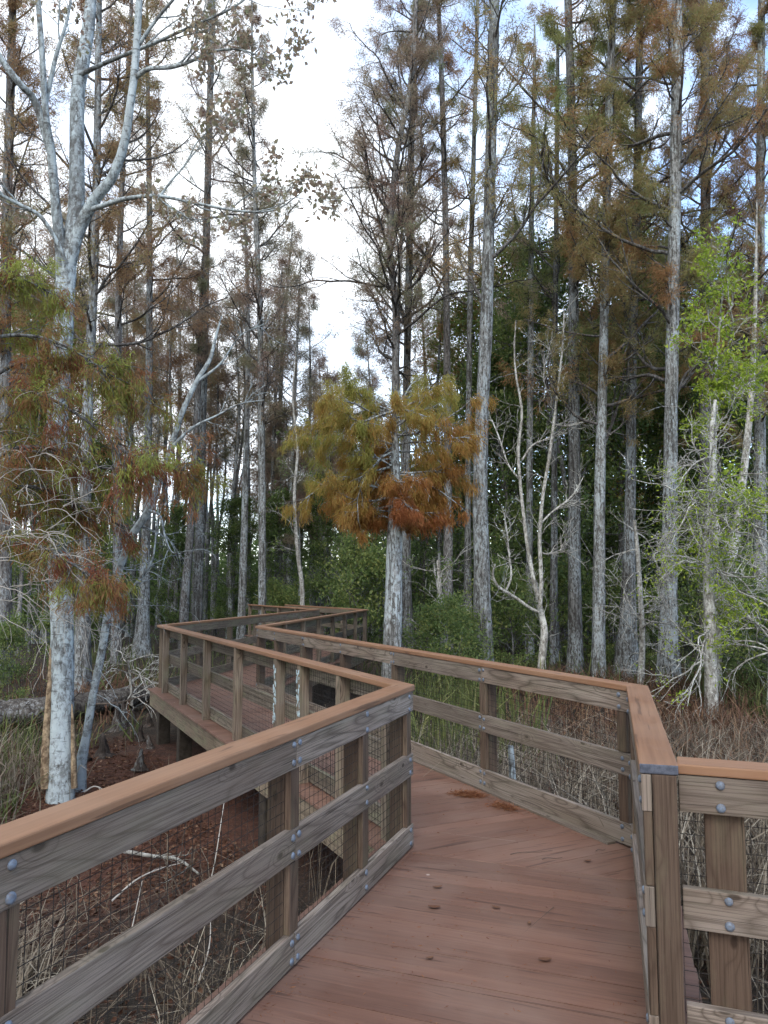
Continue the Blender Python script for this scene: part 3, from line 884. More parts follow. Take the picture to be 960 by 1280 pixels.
def make_tree(name, label, cat, pix, d, widths, top_z, seed, bark_m, leaf_m=None, crown=None, group=None, flute=.16, fh=1.1, sides=14, extra=None, n_rings=46, dead=0):
    rng = np.random.default_rng(seed)
    P, r, gz = trunk_path(pix, d, widths, top_z)
    path, rad = smooth_path(P, r, n_rings)
    base = Vector((path[0][0], path[0][1], gz))
    root = thing(name, label, cat, base, 0, group)
    gt = Geo(); gm = Geo()
    add_tube(gt, path, rad, sides, mod=flutes(path, sides, rng, flute, fh, gz))
    if dead:   # dead snapped stubs on the lower trunk
        tb = []
        for i in range(dead):
            z = rng.uniform(gz + 2.0, gz + 9); k = int(np.argmin(np.abs(path[:, 2] - z))); az = rng.uniform(0, 6.28)
            branch(rng, path[k], (math.cos(az), math.sin(az), rng.uniform(-.1, .5)), rng.uniform(.3, 1.5), .014, 0, dict(kids=[2], ratio=.5, angle=(25, 60), wander=.22, up=[.1, 0], seg=.14, sides=4, tip=.3), tb, [])
        put_tubes(gt, tb, 0, minr=.003)
    gl = Geo()
    if crown: cypress_crown(gm, gl, rng, path, rad, **crown)
    if extra: extra(gt, gl, rng, path, rad)
    gt.build('trunk', bark_m, root, base)
    if gm.n:
        off_ = gl.n; gl.v += gm.v; gl.f += [f_ + off_ for f_ in gm.f]; gl.n += gm.n; gl.m += [np.ones(len(f_), dtype=np.int32) for f_ in gm.f]; gl.t += gm.t; gl.s += gm.s; gl.uv += gm.uv
    if gl.n: gl.build('crown', [leaf_m, M['limb']], root, base)
    return root

def zpx(y, d): return at_depth(CX, y, d).z

CRN = lambda z0, z1, n=34, L=2.6, k=5, l=.15, w=.017, tone=.45, **kw: dict(z0=z0, z1=z1, n=int(n * 1.25), Lmax=L * 1.08, per_site=int(k * 2.3), spread=.085, leaf_l=l, leaf_w=w, tone=tone, **kw)

# ---- tall cypresses on the right, in the order they stand
tall = [
 # label, pixel path, distance, widths, top, bark, leaf, crown, dead stubs
 ('tall straight grey cypress just left of the bare white many-stemmed sapling',
  [(605, 858), (604, 800), (602, 700), (600, 600), (604, 480), (608, 400), (612, 250), (617, 60), (618, 0)], 19.5, [34, 27, 23, 22, 20, 20, 18, 16, 15], 24, 'bark_cypress', 'leaf_olive',
  CRN(9, 23, 26, 2.6, 4, tone=.42, elev=(15, 55)), 5),
 ('dark straight cypress just right of the bare white many-stemmed sapling',
  [(719, 838), (719, 800), (718, 700), (718, 560), (717, 400), (716, 250), (713, 100), (710, 0)], 23.8, [30, 22, 18, 17, 15, 14, 13, 12], 25, 'bark_grey', 'leaf_olive',
  CRN(11, 24, 34, 3.0, 8, tone=.5, elev=(10, 50)), 2),
 ('pale grey slim cypress second to the right of the bare white sapling',
  [(748, 846), (748, 800), (749, 700), (750, 600), (754, 460), (757, 300), (762, 120), (766, 0)], 22.2, [24, 19, 17, 16, 14, 13, 12, 11], 23, 'bark_cypress', 'leaf_olive',
  CRN(5.6, 22, 48, 3.0, 8, tone=.42, elev=(5, 40)), 5),
 ('swollen buttressed cypress trunk between two straighter grey trunks, right of the white sapling',
  [(784, 842), (784, 815), (785, 770), (786, 700), (788, 600), (790, 450), (796, 250), (800, 0)], 23.6, [44, 34, 24, 18, 15, 14, 13, 11], 22, 'bark_grey', 'leaf_olive',
  CRN(8.5, 21, 40, 3.2, 8, tone=.5), 2),
 ('broad grey cypress with flared foot behind the tangle of pale twigs on the right',
  [(836, 862), (836, 830), (836, 760), (837, 650), (839, 500), (842, 350), (845, 180), (846, 0)], 20.0, [44, 32, 24, 21, 20, 19, 17, 15], 25, 'bark_cypress', 'leaf_olive',
  CRN(6.3, 24, 50, 3.3, 8, tone=.38, elev=(5, 40)), 4),
 ('dark cypress trunk rising above the yellow green sapling at top right',
  [(880, 840), (881, 700), (881, 500), (881, 350), (882, 200), (880, 0)], 24, [26, 20, 17, 15, 14, 12], 22, 'bark_dark', 'leaf_brown',
  CRN(7.5, 21, 44, 3.6, 8, tone=.35, elev=(10, 50)), 1),
 ('pale grey cypress cut by the right edge of the view',
  [(951, 835), (950, 700), (950, 500), (950, 250), (952, 0)], 25, [28, 20, 15, 13, 11], 23, 'bark_cypress', 'leaf_olive',
  CRN(6, 22, 42, 3.2, 8, tone=.3, elev=(5, 45)), 2),
 # centre
 ('grey cypress trunk rising directly above the orange crown',
  [(508, 815), (507, 700), (508, 500), (511, 350), (514, 180), (519, 60), (522, 0)], 28, [24, 16, 12, 11, 10, 8, 7], 22, 'bark_grey', 'leaf_dusky',
  CRN(10.0, 21.5, 40, 3.4, 6, tone=.4, elev=(10, 45)), 2),
 ('dark slender trunk rising behind the right side of the orange crown',
  [(560, 815), (560, 650), (559, 480), (558, 350), (556, 240), (552, 100), (548, 0)], 28, [18, 13, 11, 10, 9, 8, 7], 21, 'bark_dark', 'leaf_olive',
  CRN(12, 20.5, 26, 2.4, 5, tone=.35), 3),
 ('thin pale trunk just left of the tallest grey cypress',
  [(584, 812), (585, 650), (586, 500), (588, 350), (592, 200), (597, 0)], 29, [14, 10, 9, 8, 7, 6], 20, 'bark_cypress', 'leaf_olive',
  CRN(12, 19.5, 20, 2.2, 4, tone=.45), 2),
 ('dark branched cypress beside the sky gap with drooping dusky boughs',
  [(494, 800), (494, 600), (494, 470), (494, 380), (487, 300), (497, 190), (514, 100), (520, 0)], 26, [22, 13, 11, 10, 10, 9, 8, 6], 20, 'bark_dark', 'leaf_dusky',
  CRN(8.6, 19, 46, 4.0, 7, tone=.35, elev=(10, 58)), 0),
 ('thin grey trunk standing directly behind the bare white sapling',
  [(662, 822), (662, 700), (662, 560), (663, 460), (664, 300), (668, 100)], 27, [14, 10, 9, 9, 8, 6], 19, 'bark_cypress', 'leaf_olive',
  CRN(11, 18.5, 18, 2.2, 4, tone=.6), 2),
 ('thin dark trunk close beside the left face of the dark straight cypress',
  [(692, 825), (692, 750), (693, 650), (693, 560), (694, 400), (697, 100)], 26, [16, 12, 10, 9, 8, 6], 19, 'bark_grey', 'leaf_olive',
  CRN(9, 18.5, 24, 2.4, 5, tone=.65), 1),
 # left
 ('tall dark slim trunk left of the sky gap, branching only near the top',
  [(246, 795), (249, 700), (252, 550), (256, 400), (259, 250), (263, 100), (266, 0)], 31, [17, 13, 12, 12, 11, 10, 8], 25, 'bark_grey', 'leaf_dusky',
  CRN(14.5, 24.5, 26, 2.6, 5, tone=.35), 2),
 ('slim grey trunk nearest the left of the sky gap, twigs along its length',
  [(328, 790), (328, 700), (327, 550), (325, 400), (321, 300), (317, 180), (315, 60)], 29, [13, 11, 10, 9, 8, 6, 4], 18.5, 'bark_cypress', 'leaf_dusky',
  CRN(7.5, 18, 46, 2.6, 5, tone=.35, elev=(0, 40)), 8),
 ('blackish lichen streaked trunk at the outer corner of the zigzag railing',
  [(229, 792), (231, 750), (236, 690), (242, 600), (246, 520), (250, 420)], 30, [16, 14, 12, 11, 10, 9], 15, 'bark_dark', 'leaf_dusky',
  CRN(10, 14.8, 16, 1.8, 5, tone=.4), 3),
 ('flared grey cypress standing alone left of the zigzag railing corner',
  [(177, 812), (178, 790), (180, 740), (183, 650), (186, 500), (187, 350), (186, 200), (184, 60)], 29, [34, 22, 17, 13, 11, 9, 8, 6], 21, 'bark_cypress', 'leaf_brown',
  CRN(11.5, 20.5, 26, 2.5, 5, tone=.5), 4),
 ('grey cypress trunk half hidden behind the pale multi-stemmed tree',
  [(102, 862), (103, 830), (104, 760), (106, 650), (110, 500), (117, 350), (121, 200), (123, 60)], 19, [32, 26, 20, 17, 15, 13, 12, 10], 21, 'bark_grey', 'leaf_brown',
  CRN(7.5, 20.5, 40, 2.7, 5, tone=.5), 2),
 ('thin brown trunk between the pale tree and the flared grey cypress',
  [(146, 800), (147, 650), (147, 450), (150, 300), (155, 180), (163, 30)], 27, [16, 12, 10, 9, 8, 6], 19, 'bark_dark', 'leaf_brown',
  CRN(9, 18.5, 32, 2.4, 5, tone=.45), 1),
 ('dark brown trunk at the left edge above the feathery boughs',
  [(6, 850), (6, 700), (7, 500), (8, 300), (12, 150), (16, 0)], 21, [24, 19, 16, 15, 13, 11], 20, 'bark_dark', 'leaf_brown',
  CRN(5.5, 19.5, 52, 2.6, 5, tone=.45), 2),
]
for i, (lab, pix, dd, w, top, bk, lf, cr, dead) in enumerate(tall):
    make_tree('cypress_tree', lab, 'tree', pix, dd, w, top, 100 + i, M[bk], M[lf], cr, 'cypress trees of the swamp', dead=dead)

# ---- the rust-orange cypress in the middle
def orange_extra(gt, gl, rng, path, rad):
    tubes = []; sites = []
    cfg = dict(kids=[8, 4], ratio=.36, angle=(20, 60), wander=.16, up=[.05, -.1, -.6], seg=.15, sides=5, tip=.3, rmin=.004)
    for i in range(40):
        z = 3.15 + 2.3 * (i + rng.uniform(0, 1)) / 40; k = int(np.argmin(np.abs(path[:, 2] - z))); az = rng.uniform(0, 6.28)
        el = R(rng.uniform(-14, 26))
        L = rng.uniform(.45, 1.3) * np.interp(z, [3.2, 3.7, 4.4, 5.0, 5.45], [.8, 1.15, 1.75, 1.6, 1.0]) * (1.06 + .25 * max(0, -math.cos(az)))
        s = []
        branch(rng, path[k], (math.cos(az) * math.cos(el), math.sin(az) * math.cos(el) * .9, math.sin(el)), L, .024, 0, cfg, tubes, s)
        sites += [(q, dd, i) for q, dd, l in s]
    for i in range(8):     # a few lower sprays hanging on the right
        z = rng.uniform(2.75, 3.4); k = int(np.argmin(np.abs(path[:, 2] - z))); az = rng.choice([-.2, 3.3]) + rng.normal(0, .6)
        s = []
        branch(rng, path[k], (math.cos(az), math.sin(az), .1), rng.uniform(.5, .95), .015, 0, cfg, tubes, s)
        sites += [(q, dd, 64 + i) for q, dd, l in s]
    put_tubes(gt, tubes, 0, minr=.003)
    sites = [sites[j] for j in range(len(sites)) if rng.uniform() < .62]
    C = np.array([s[0] for s in sites]); br = np.array([s[2] for s in sites]); D = np.array([s[1] for s in sites])
    bt = rng.normal(0, .2, 80); k = max(6, int(78000 / len(C)))
    C = np.repeat(C, k, 0) + rng.normal(0, .042, (len(C) * k, 3)); C[:, 2] -= np.abs(rng.normal(0, .085, len(C)))
    # greener towards the top where the needles turned last, rust below
    tt = np.clip(.22 + (C[:, 2] - 3.3) * .37 + np.repeat(bt[br], k) + rng.normal(0, .13, len(C)), 0, 1)
    tt = np.clip(tt - .11 * (C[:, 0] - path[20][0]), 0, 1)
    D = np.repeat(D, k, 0) * .5 + np.array([0, 0, -.75])
    add_leaves(gl, rng, C, D, .13, .0125, 0, tt, .35)
make_tree('cypress_tree', 'cypress with a bright rust orange drooping crown standing beyond the middle of the railings', 'tree',
          [(490, 905), (490, 860), (491, 800), (492, 740), (493, 680), (494, 620), (494, 560), (492, 515)], 14.6, [38, 31, 27, 25, 23, 18, 11, 4], None, 77,
          M['bark_cypress'], M['leaf_orange'], None, 'cypress trees of the swamp', extra=orange_extra, dead=0)

# ---- pale multi-stemmed tree at the left
def stem(gt, pix, d, w, sides=10, rng=None, n=24, flare=None):
    ds = d if hasattr(d, '__len__') else [d] * len(pix)
    P = [at_depth(x, y, q) for (x, y), q in zip(pix, ds)]
    path, rad = smooth_path(P, [a * .43 * q / F for a, q in zip(w, ds)], n)
    md = None
    if rng is not None:
        md = 1 + rng.normal(0, .02, (n, sides)) + .05 * np.cos(np.linspace(0, 6.28, sides, endpoint=False) * 2 + rng.uniform(0, 6))[None, :]
    add_tube(gt, path, rad, sides, mod=md)
    return path, rad

rng = np.random.default_rng(8); d1 = 9.8
base = at_depth(75, 990, d1); base.z = ground_h(base.x, base.y)
root = thing('maple_tree', 'pale bluish smooth barked tree dividing into several stems high up at left', 'tree', base)
gt = Geo(); gl = Geo(); gs = Geo()
stem(gt, [(75, 1003), (76, 970), (77, 900), (78, 800), (74, 700), (71, 600), (73, 500), (79, 410), (83, 340)], d1, [38, 34, 31, 30, 30, 29, 29, 28, 27], 20, rng, 60)
stem(gt, [(83, 350), (86, 310), (95, 265), (96, 200), (97, 120), (105, 70), (112, 20), (116, -60), (112, -200)], [9.8, 9.8, 9.85, 9.9, 10, 10.1, 10.2, 10.4, 10.8], [27, 25, 23, 21, 20, 19, 17, 14, 8], 14, rng, 40)
stem(gt, [(80, 350), (76, 310), (70, 260), (64, 190), (57, 140), (52, 60), (44, -40), (30, -160)], [9.8, 9.75, 9.6, 9.4, 9.2, 9.0, 8.9, 8.7], [24, 18, 15, 13, 10, 9, 8, 5], 12, rng, 34)
stem(gt, [(66, 200), (45, 130), (25, 105), (0, 72), (-40, 10)], [9.45, 9.3, 9.1, 9.0, 8.8], [12, 11, 10, 9, 7], 10, rng, 20)
stem(gt, [(84, 340), (98, 290), (118, 250), (140, 222), (155, 180), (163, 130), (169, 80), (174, 0), (180, -120)], [9.8, 9.75, 9.6, 9.5, 9.4, 9.3, 9.3, 9.2, 9.0], [22, 20, 18, 15, 14, 12.5, 12, 11, 7], 14, rng, 40)
low = [([(169, 97), (186, 86), (214, 84), (240, 76), (262, 65), (300, 62), (340, 78)], [9.3, 9.2, 9.1, 9.0, 8.9, 8.7, 8.6], [8, 7, 6.5, 5, 4, 3, 1.5]),
       ([(112, 262), (126, 258), (150, 250), (175, 246), (200, 245), (250, 255), (300, 264), (345, 262), (380, 238)], [9.65, 9.5, 9.3, 9.1, 9.0, 8.9, 8.8, 8.7, 8.6], [8, 7.5, 7, 6, 5.5, 4.5, 3.5, 2.5, 1]),
       ([(83, 330), (70, 300), (50, 270), (25, 256), (0, 243), (-30, 225)], [9.6, 9.5, 9.4, 9.3, 9.2, 9.0], [6, 6, 6, 5, 5, 4]),
       ([(200, 245), (215, 225), (232, 205), (245, 180), (258, 165)], [9.0, 8.95, 8.9, 8.8, 8.7], [4, 3.4, 3, 2, 1]),
       ([(96, 95), (140, 75), (190, 55), (235, 35), (290, 10), (330, -20)], [10.0, 9.8, 9.6, 9.4, 9.2, 9.0], [7, 6, 5, 4, 3, 2]),
       ([(57, 130), (70, 70), (85, 20), (95, -50)], [9.2, 9.1, 9.0, 9.0], [7, 6, 4, 3]),
       ([(171, 60), (195, 25), (225, -10), (260, -50)], [9.3, 9.2, 9.1, 9.0], [6, 5, 4, 3])]
tubes = []; sites = []
tw = dict(kids=[4, 3], ratio=.55, angle=(25, 60), wander=.16, up=[.3, .2, .1], seg=.12, sides=5, tip=.4, rmin=.003)
for j, (px, ds, w) in enumerate(low):
    path, rad = stem(gt, px, ds, w, 8, rng, 26)
    n = (7, 9, 4, 4, 8, 5, 5)[j]
    for k in range(n):
        i = int(len(path) * (.35 + .62 * (k + rng.uniform(0, 1)) / n)); i = min(i, len(path) - 2)
        dv = path[i + 1] - path[i]
        dv = rot_about(dv / np.linalg.norm(dv), rng.normal(0, 1, 3), R(rng.uniform(25, 60)))
        branch(rng, path[i], dv, rng.uniform(.45, .95), max(rad[i] * .55, .005), 0, tw, tubes, sites)
    sites.append((path[-1], path[-1] - path[-2], 2))
put_tubes(gt, tubes, 0, minr=.0028)
C = np.array([s[0] for s in sites]); keep = rng.uniform(0, 1, len(C)) < .42; C = C[keep]
C = np.repeat(C, 5, 0) + rng.normal(0, .05, (len(C) * 5, 3))
add_leaves(gl, rng, C, rng.normal(0, .5, (len(C), 3)) + np.array([0, 0, -.5]), .075, .05, 0, np.clip(rng.normal(.45, .22, len(C)), 0, 1), .5)
# loose bark plates down the left side of the trunk foot
stem(gs, [(57, 985), (57, 950), (59, 905), (62, 860), (63, 810)], 9.72, [14, 13, 11, 8, 3], 7, rng, 14)
stem(gs, [(93, 985), (92, 950), (91, 915), (90, 880)], 9.7, [9, 8, 6, 2], 6, rng, 10)
gt.build('trunk', M['bark_pale'], root, base); gl.build('crown', M['leaf_dusky'], root, base); gs.build('loose_bark', M['bark_strip'], root, base)

# ---- leaning pale sapling beside it
d3 = 10.2; base = at_depth(97, 975, d3); base.z = ground_h(base.x, base.y)
root = thing('leaning_tree', 'thin bluish white tree leaning right beside the pale trunk, mostly bare', 'tree', base)
gt = Geo(); gl = Geo()
p3 = [(96, 992), (101, 955), (108, 920), (116, 870), (128, 810), (136, 760), (148, 715), (165, 670), (186, 638), (200, 600), (214, 560), (226, 520), (245, 478), (262, 450), (270, 420), (277, 395)]
path, rad = stem(gt, p3, [10.2] * 7 + [10.1, 10.0, 9.9, 9.8, 9.7, 9.7, 9.7, 9.7, 9.7], [26, 16, 12, 11, 11, 11, 11, 11, 11, 10, 9, 8, 7, 6, 4, 2], 12, rng, 60)
tubes = []; sites = []
for px, w in (([(214, 560), (240, 535), (270, 520), (300, 505), (330, 500)], [6, 4, 3, 2, 1]), ([(186, 638), (200, 645), (206, 670), (215, 690), (228, 692)], [6, 4, 3, 2, 1]),
              ([(245, 478), (275, 455), (300, 420), (330, 405)], [5, 3, 2, 1]), ([(200, 600), (178, 590), (160, 560), (150, 520)], [5, 4, 3, 1]), ([(136, 760), (165, 735), (190, 700), (196, 650)], [6, 5, 3, 1.5])):
    q, rr = stem(gt, px, 9.7, w, 6, rng, 16)
    for k in range(5):
        i = int(rng.uniform(4, 15)); dv = rot_about(unit(q[i] - q[i - 1]), rng.normal(0, 1, 3), R(rng.uniform(25, 65)))
        branch(rng, q[i], dv, rng.uniform(.2, .6), .006, 0, dict(kids=[3], ratio=.5, angle=(25, 60), wander=.2, up=[.1, 0], seg=.08, sides=4, tip=.4, rmin=.002), tubes, sites)
for k in range(22):   # bare drooping twigs off the lower stem
    i = int(rng.uniform(12, 34)); az = rng.uniform(-2.4, .9)
    branch(rng, path[i], (math.cos(az), math.sin(az), rng.uniform(-.2, .5)), rng.uniform(.5, 1.25), .007, 0,
           dict(kids=[4], ratio=.5, angle=(25, 60), wander=.2, up=[-.7, -.5], seg=.1, sides=4, tip=.35, rmin=.0022), tubes, sites)
put_tubes(gt, tubes, 0, minr=.0022)
gt.build('trunk', M['bark_pale'], root, base)

# ---- young cypress whose feathery boughs hang in at the left
rng = np.random.default_rng(33)
base = Vector((-5.15, 8.5, ground_h(-5.15, 8.5)))
root = thing('cypress_sapling', 'feathery brown and yellow green boughs with pale arching twigs at the left edge', 'tree', base)
gt = Geo(); gl = Geo(); gb = Geo()
tp = smooth_path([base + Vector((0, 0, -.1)), base + Vector((.05, 0, 2)), base + Vector((-.05, 0, 4)), base + Vector((.1, .1, 6.5))], [.13, .1, .07, .02], 30)
add_tube(gt, tp[0], tp[1], 10)
limbs = [([(-70, 500), (-20, 430), (40, 420), (95, 440), (140, 470)], 26), ([(-70, 560), (-10, 500), (40, 490), (100, 520), (150, 560), (185, 575)], 30), ([(-70, 640), (0, 570), (60, 560), (130, 585), (195, 580), (235, 590)], 32),
         ([(-70, 700), (0, 620), (50, 610), (110, 640), (160, 660)], 30), ([(-70, 760), (-10, 690), (40, 680), (90, 705), (130, 730)], 26), ([(-70, 440), (-20, 370), (25, 350), (60, 365)], 20), ([(-70, 600), (-30, 540), (10, 545), (50, 600), (70, 660)], 20),
         ([(-70, 520), (20, 455), (110, 455), (180, 500)], 22)]
tubes = []; sites = []
fc = dict(kids=[4], ratio=.5, angle=(25, 65), wander=.16, up=[-.2, -.7], seg=.09, sides=4, tip=.4, rmin=.0025)
for j, (px, n) in enumerate(limbs):
    ds = np.linspace(8.5, 8.5 + rng.uniform(-1.3, .9), len(px))
    q, rr = stem(gt, px, list(ds), list(np.linspace(8, 2, len(px))), 6, rng, 30)
    for k in range(int(n * 1.3)):
        i = int(rng.uniform(7, 29)); dv = rot_about(unit(q[i] - q[i - 1]), rng.normal(0, 1, 3), R(rng.uniform(20, 70)))
        s = []
        branch(rng, q[i], dv, rng.uniform(.25, .6), .006, 0, fc, tubes, s)
        tn = rng.normal(0, .2); sites += [(a, b_, tn + (.16 if j in (0, 5, 6) else 0)) for a, b_, l in s]
put_tubes(gt, tubes, 0, minr=.0022)
C = np.array([s[0] for s in sites]); D = np.array([s[1] for s in sites]); tn = np.array([s[2] for s in sites]); k = 14
C = np.repeat(C, k, 0) + rng.normal(0, .035, (len(C) * k, 3)); C[:, 2] -= np.abs(rng.normal(0, .03, len(C)))
tt = np.clip(.47 + np.repeat(tn, k) * 1.3 + rng.normal(0, .14, len(C)), 0, 1)
add_leaves(gl, rng, C, np.repeat(D, k, 0) * .5 + np.array([0, 0, -.6]), .09, .0095, 0, tt, .4)
print('left sprays', len(C))
tubes = []
for k in range(52):   # pale bare arching twigs
    x0, y0 = rng.uniform(-40, 90), rng.uniform(560, 760); p = at_depth(x0, y0, rng.uniform(7.9, 8.8))
    az = rng.uniform(-.8, .9)
    branch(rng, p, (math.cos(az), math.sin(az) * .5, rng.uniform(-.1, .9)), rng.uniform(.5, 1.1), .006, 0,
           dict(kids=[4], ratio=.55, angle=(25, 65), wander=.2, up=[-1.6, -.9], seg=.07, sides=4, tip=.35, rmin=.0022), tubes, [])
put_tubes(gb, tubes, 0, minr=.0022)
gt.build('trunk', M['bark_grey'], root, base); gl.build('crown', M['leaf_bough'], root, base); gb.build('bare_twigs', M['twig_pale'], root, base)

# ---- bare white many-stemmed sapling
rng = np.random.default_rng(51); ds = 22.5
zq = lambda L: [(480 + x / 2, 360 + y / 2) for x, y in L]
base = at_depth(677, 846, ds); base.z = ground_h(base.x, base.y)
root = thing('bare_sapling', 'bare whitish sapling with many crooked upright stems between two tall grey trunks', 'tree', base)
gt = Geo()
stems = [([(395, 975), (395, 930), (401, 860), (392, 810), (384, 770), (377, 735)], [18, 14, 13, 11, 10, 9]),
         ([(384, 770), (372, 720), (358, 640), (348, 560), (340, 480), (336, 400), (345, 310), (330, 220), (326, 150), (330, 80)], [8, 8, 7, 7, 6, 6, 5, 4, 3, 2]),
         ([(390, 800), (393, 720), (389, 640), (391, 590), (397, 520), (412, 430), (424, 340), (434, 260), (442, 190), (448, 120), (450, 50)], [8, 7, 7, 7, 6, 6, 5, 4, 4, 3, 2]),
         ([(386, 810), (365, 800), (330, 775), (298, 755), (282, 742), (272, 715), (278, 690)], [6, 6, 6, 5, 5, 4, 3]),
         ([(305, 757), (318, 720), (312, 660), (306, 600), (300, 560)], [4, 4, 3, 3, 2]),
         ([(340, 480), (310, 440), (290, 380), (270, 330)], [4, 3, 3, 2]), ([(424, 340), (460, 345), (500, 335), (520, 345)], [3, 3, 2, 1]), ([(391, 590), (420, 560), (470, 520), (500, 470)], [4, 3, 3, 1.5]),
         ([(345, 430), (370, 395), (400, 380), (420, 370)], [4, 4, 3, 2]), ([(389, 660), (410, 665), (440, 655), (445, 640)], [3, 3, 2, 1.5]), ([(434, 260), (405, 250), (400, 200), (415, 150)], [3, 2, 2, 1])]
tubes = []
for px, w in stems:
    q, rr = stem(gt, zq(px), list(ds + np.linspace(0, rng.uniform(-.6, .6), len(px))), [a * .8 for a in w], 8, rng, 26)
    for k in range(14):
        i = int(rng.uniform(6, 25)); dv = rot_about(unit(q[i] - q[i - 1]), rng.normal(0, 1, 3), R(rng.uniform(30, 70)))
        branch(rng, q[i], dv, rng.uniform(.3, 1.1), .011, 0, dict(kids=[4], ratio=.5, angle=(25, 60), wander=.25, up=[.4, .2], seg=.12, sides=4, tip=.35, rmin=.005), tubes, [])
put_tubes(gt, tubes, 0, minr=.005)
gt.build('trunk', M['bark_sapling'], root, base)

# ---- right: tangle of pale bare twigs around a crooked lichen trunk, with sparse lime leaves
def tangle(label, name, pix, d, w, n_b, zr, L, seed, leaf_m=None, leaf_frac=.1, leaf_size=(.07, .035), az=None, bark_m='bark_sapling', up=(-.7, -.3), zleaf=-9, cfg=None, per=6, kids=(7, 5), rb=.02):
    rng = np.random.default_rng(seed)
    base = at_depth(pix[0][0], pix[0][1], d); base.z = ground_h(base.x, base.y)
    root = thing(name, label, 'tree' if 'tree' in name or 'sapling' in name else 'shrub', base)
    gt = Geo(); gl = Geo()
    P = [(pix[0][0], pix[0][1] + 12)] + pix[1:]
    q, rr = stem(gt, P, d, w, 10, rng, 40)
    tubes = []; sites = []
    c = cfg or dict(kids=list(kids), ratio=.52, angle=(25, 65), wander=.19, up=[up[0], up[1], 0], seg=.16, sides=5, tip=.3, rmin=.0042)
    for k in range(n_b):
        z = rng.uniform(*zr); i = int(np.argmin(np.abs(q[:, 2] - z)))
        a = rng.uniform(0, 6.28) if az is None else rng.normal(*az)
        el = R(rng.uniform(-10, 55))
        branch(rng, q[i], (math.cos(a) * math.cos(el), math.sin(a) * math.cos(el), math.sin(el)), L * rng.uniform(.5, 1.15), rb, 0, c, tubes, sites)
    put_tubes(gt, tubes, 0, minr=.004)
    gt.build('trunk', M[bark_m], root, base)
    if leaf_m:
        C = np.array([s[0] for s in sites]); C = C[(rng.uniform(0, 1, len(C)) < leaf_frac) & (C[:, 2] > zleaf)]
        C = np.repeat(C, per, 0) + rng.normal(0, .07, (len(C) * per, 3))
        add_leaves(gl, rng, C, rng.normal(0, .6, (len(C), 3)) + np.array([0, 0, .1]), leaf_size[0], leaf_size[1], 0, np.clip(rng.normal(.5, .22, len(C)), 0, 1), .5)
        gl.build('crown', M[leaf_m], root, base)
    return root
tangle('crooked grey trunk smothered in pale arching bare twigs at lower right', 'bare_tree', [(890, 893), (889, 860), (888, 800), (886, 740), (884, 690), (888, 640), (891, 590), (890, 540), (894, 500)], 15.6,
       [20, 17, 16, 15, 13, 11, 9, 7, 5], 34, (.2, 4.6), 2.2, 61, 'leaf_lime', .12)
tangle('slim sapling with bright yellow green leaves at upper right above the pale twigs', 'leafy_sapling', [(899, 880), (897, 800), (895, 700), (893, 600), (893, 520), (896, 450), (900, 400), (905, 350)], 17.2,
       [10, 9, 8, 7, 6, 4, 3, 1], 24, (1.0, 8.2), 1.75, 62, 'leaf_lime', .5, (.115, .052), None, 'bark_sapling', (.05, .0), 3.6, per=6)
tangle('yellow green leafy shrub at the right edge above the far right railing', 'leafy_shrub', [(962, 885), (964, 800), (962, 700), (966, 640)], 15.0,
       [10, 8, 7, 5], 18, (.0, 4.2), 1.9, 63, 'leaf_lime', .28, (.085, .04), (3.1, .9), 'bark_sapling', (-.2, .2), .3)
tangle('pale slanting trunk leaning right behind the lime leaved sapling', 'leaning_tree', [(893, 800), (905, 740), (918, 680), (926, 620), (933, 560), (940, 480), (944, 380), (946, 250)], 20, [14, 13, 13, 12, 11, 9, 6, 2], 8, (5, 9), 1.6, 64, 'leaf_olive', .3, (.12, .03), None, 'bark_sapling', (.3, .2))
tangle('low pale bare bush between the orange crowned cypress and the tallest grey trunk', 'bare_shrub', [(556, 830), (553, 790), (550, 745), (548, 700)], 21, [9, 8, 7, 5], 12, (-.2, 2.6), 1.5, 65, 'leaf_green', .12, (.09, .05), None, 'bark_sapling', (.5, .3), kids=(5, 3))
tangle('grey bare bush with arching twigs left of the broad grey cypress on the right', 'bare_shrub', [(800, 850), (803, 800), (800, 740), (797, 690), (793, 650)], 19, [10, 8, 7, 6, 4], 16, (-.2, 3.4), 1.7, 66, None, 0, (.1, .05), None, 'bark_sapling', (-.8, -.4))
tangle('low grey tangle of dead twigs in front of the fallen log at left', 'bare_shrub', [(165, 870), (163, 850), (160, 825)], 16, [4, 3.4, 2.5], 14, (-.75, .4), 1.3, 67, None, 0, (.1, .05), None, 'bark_sapling', (-.9, -.4), kids=(5, 3), rb=.014)
tangle('thin crooked pale stem standing right of the slim grey trunk by the sky gap', 'bare_sapling', [(375, 795), (378, 740), (372, 690), (368, 620), (372, 560), (366, 500), (370, 440)], 27, [8, 7, 6, 5, 4, 3, 1], 12, (1.5, 8), 1.4, 68, 'leaf_green', .1, (.11, .06), None, 'bark_sapling', (.3, .2), kids=(4, 3), rb=.016)
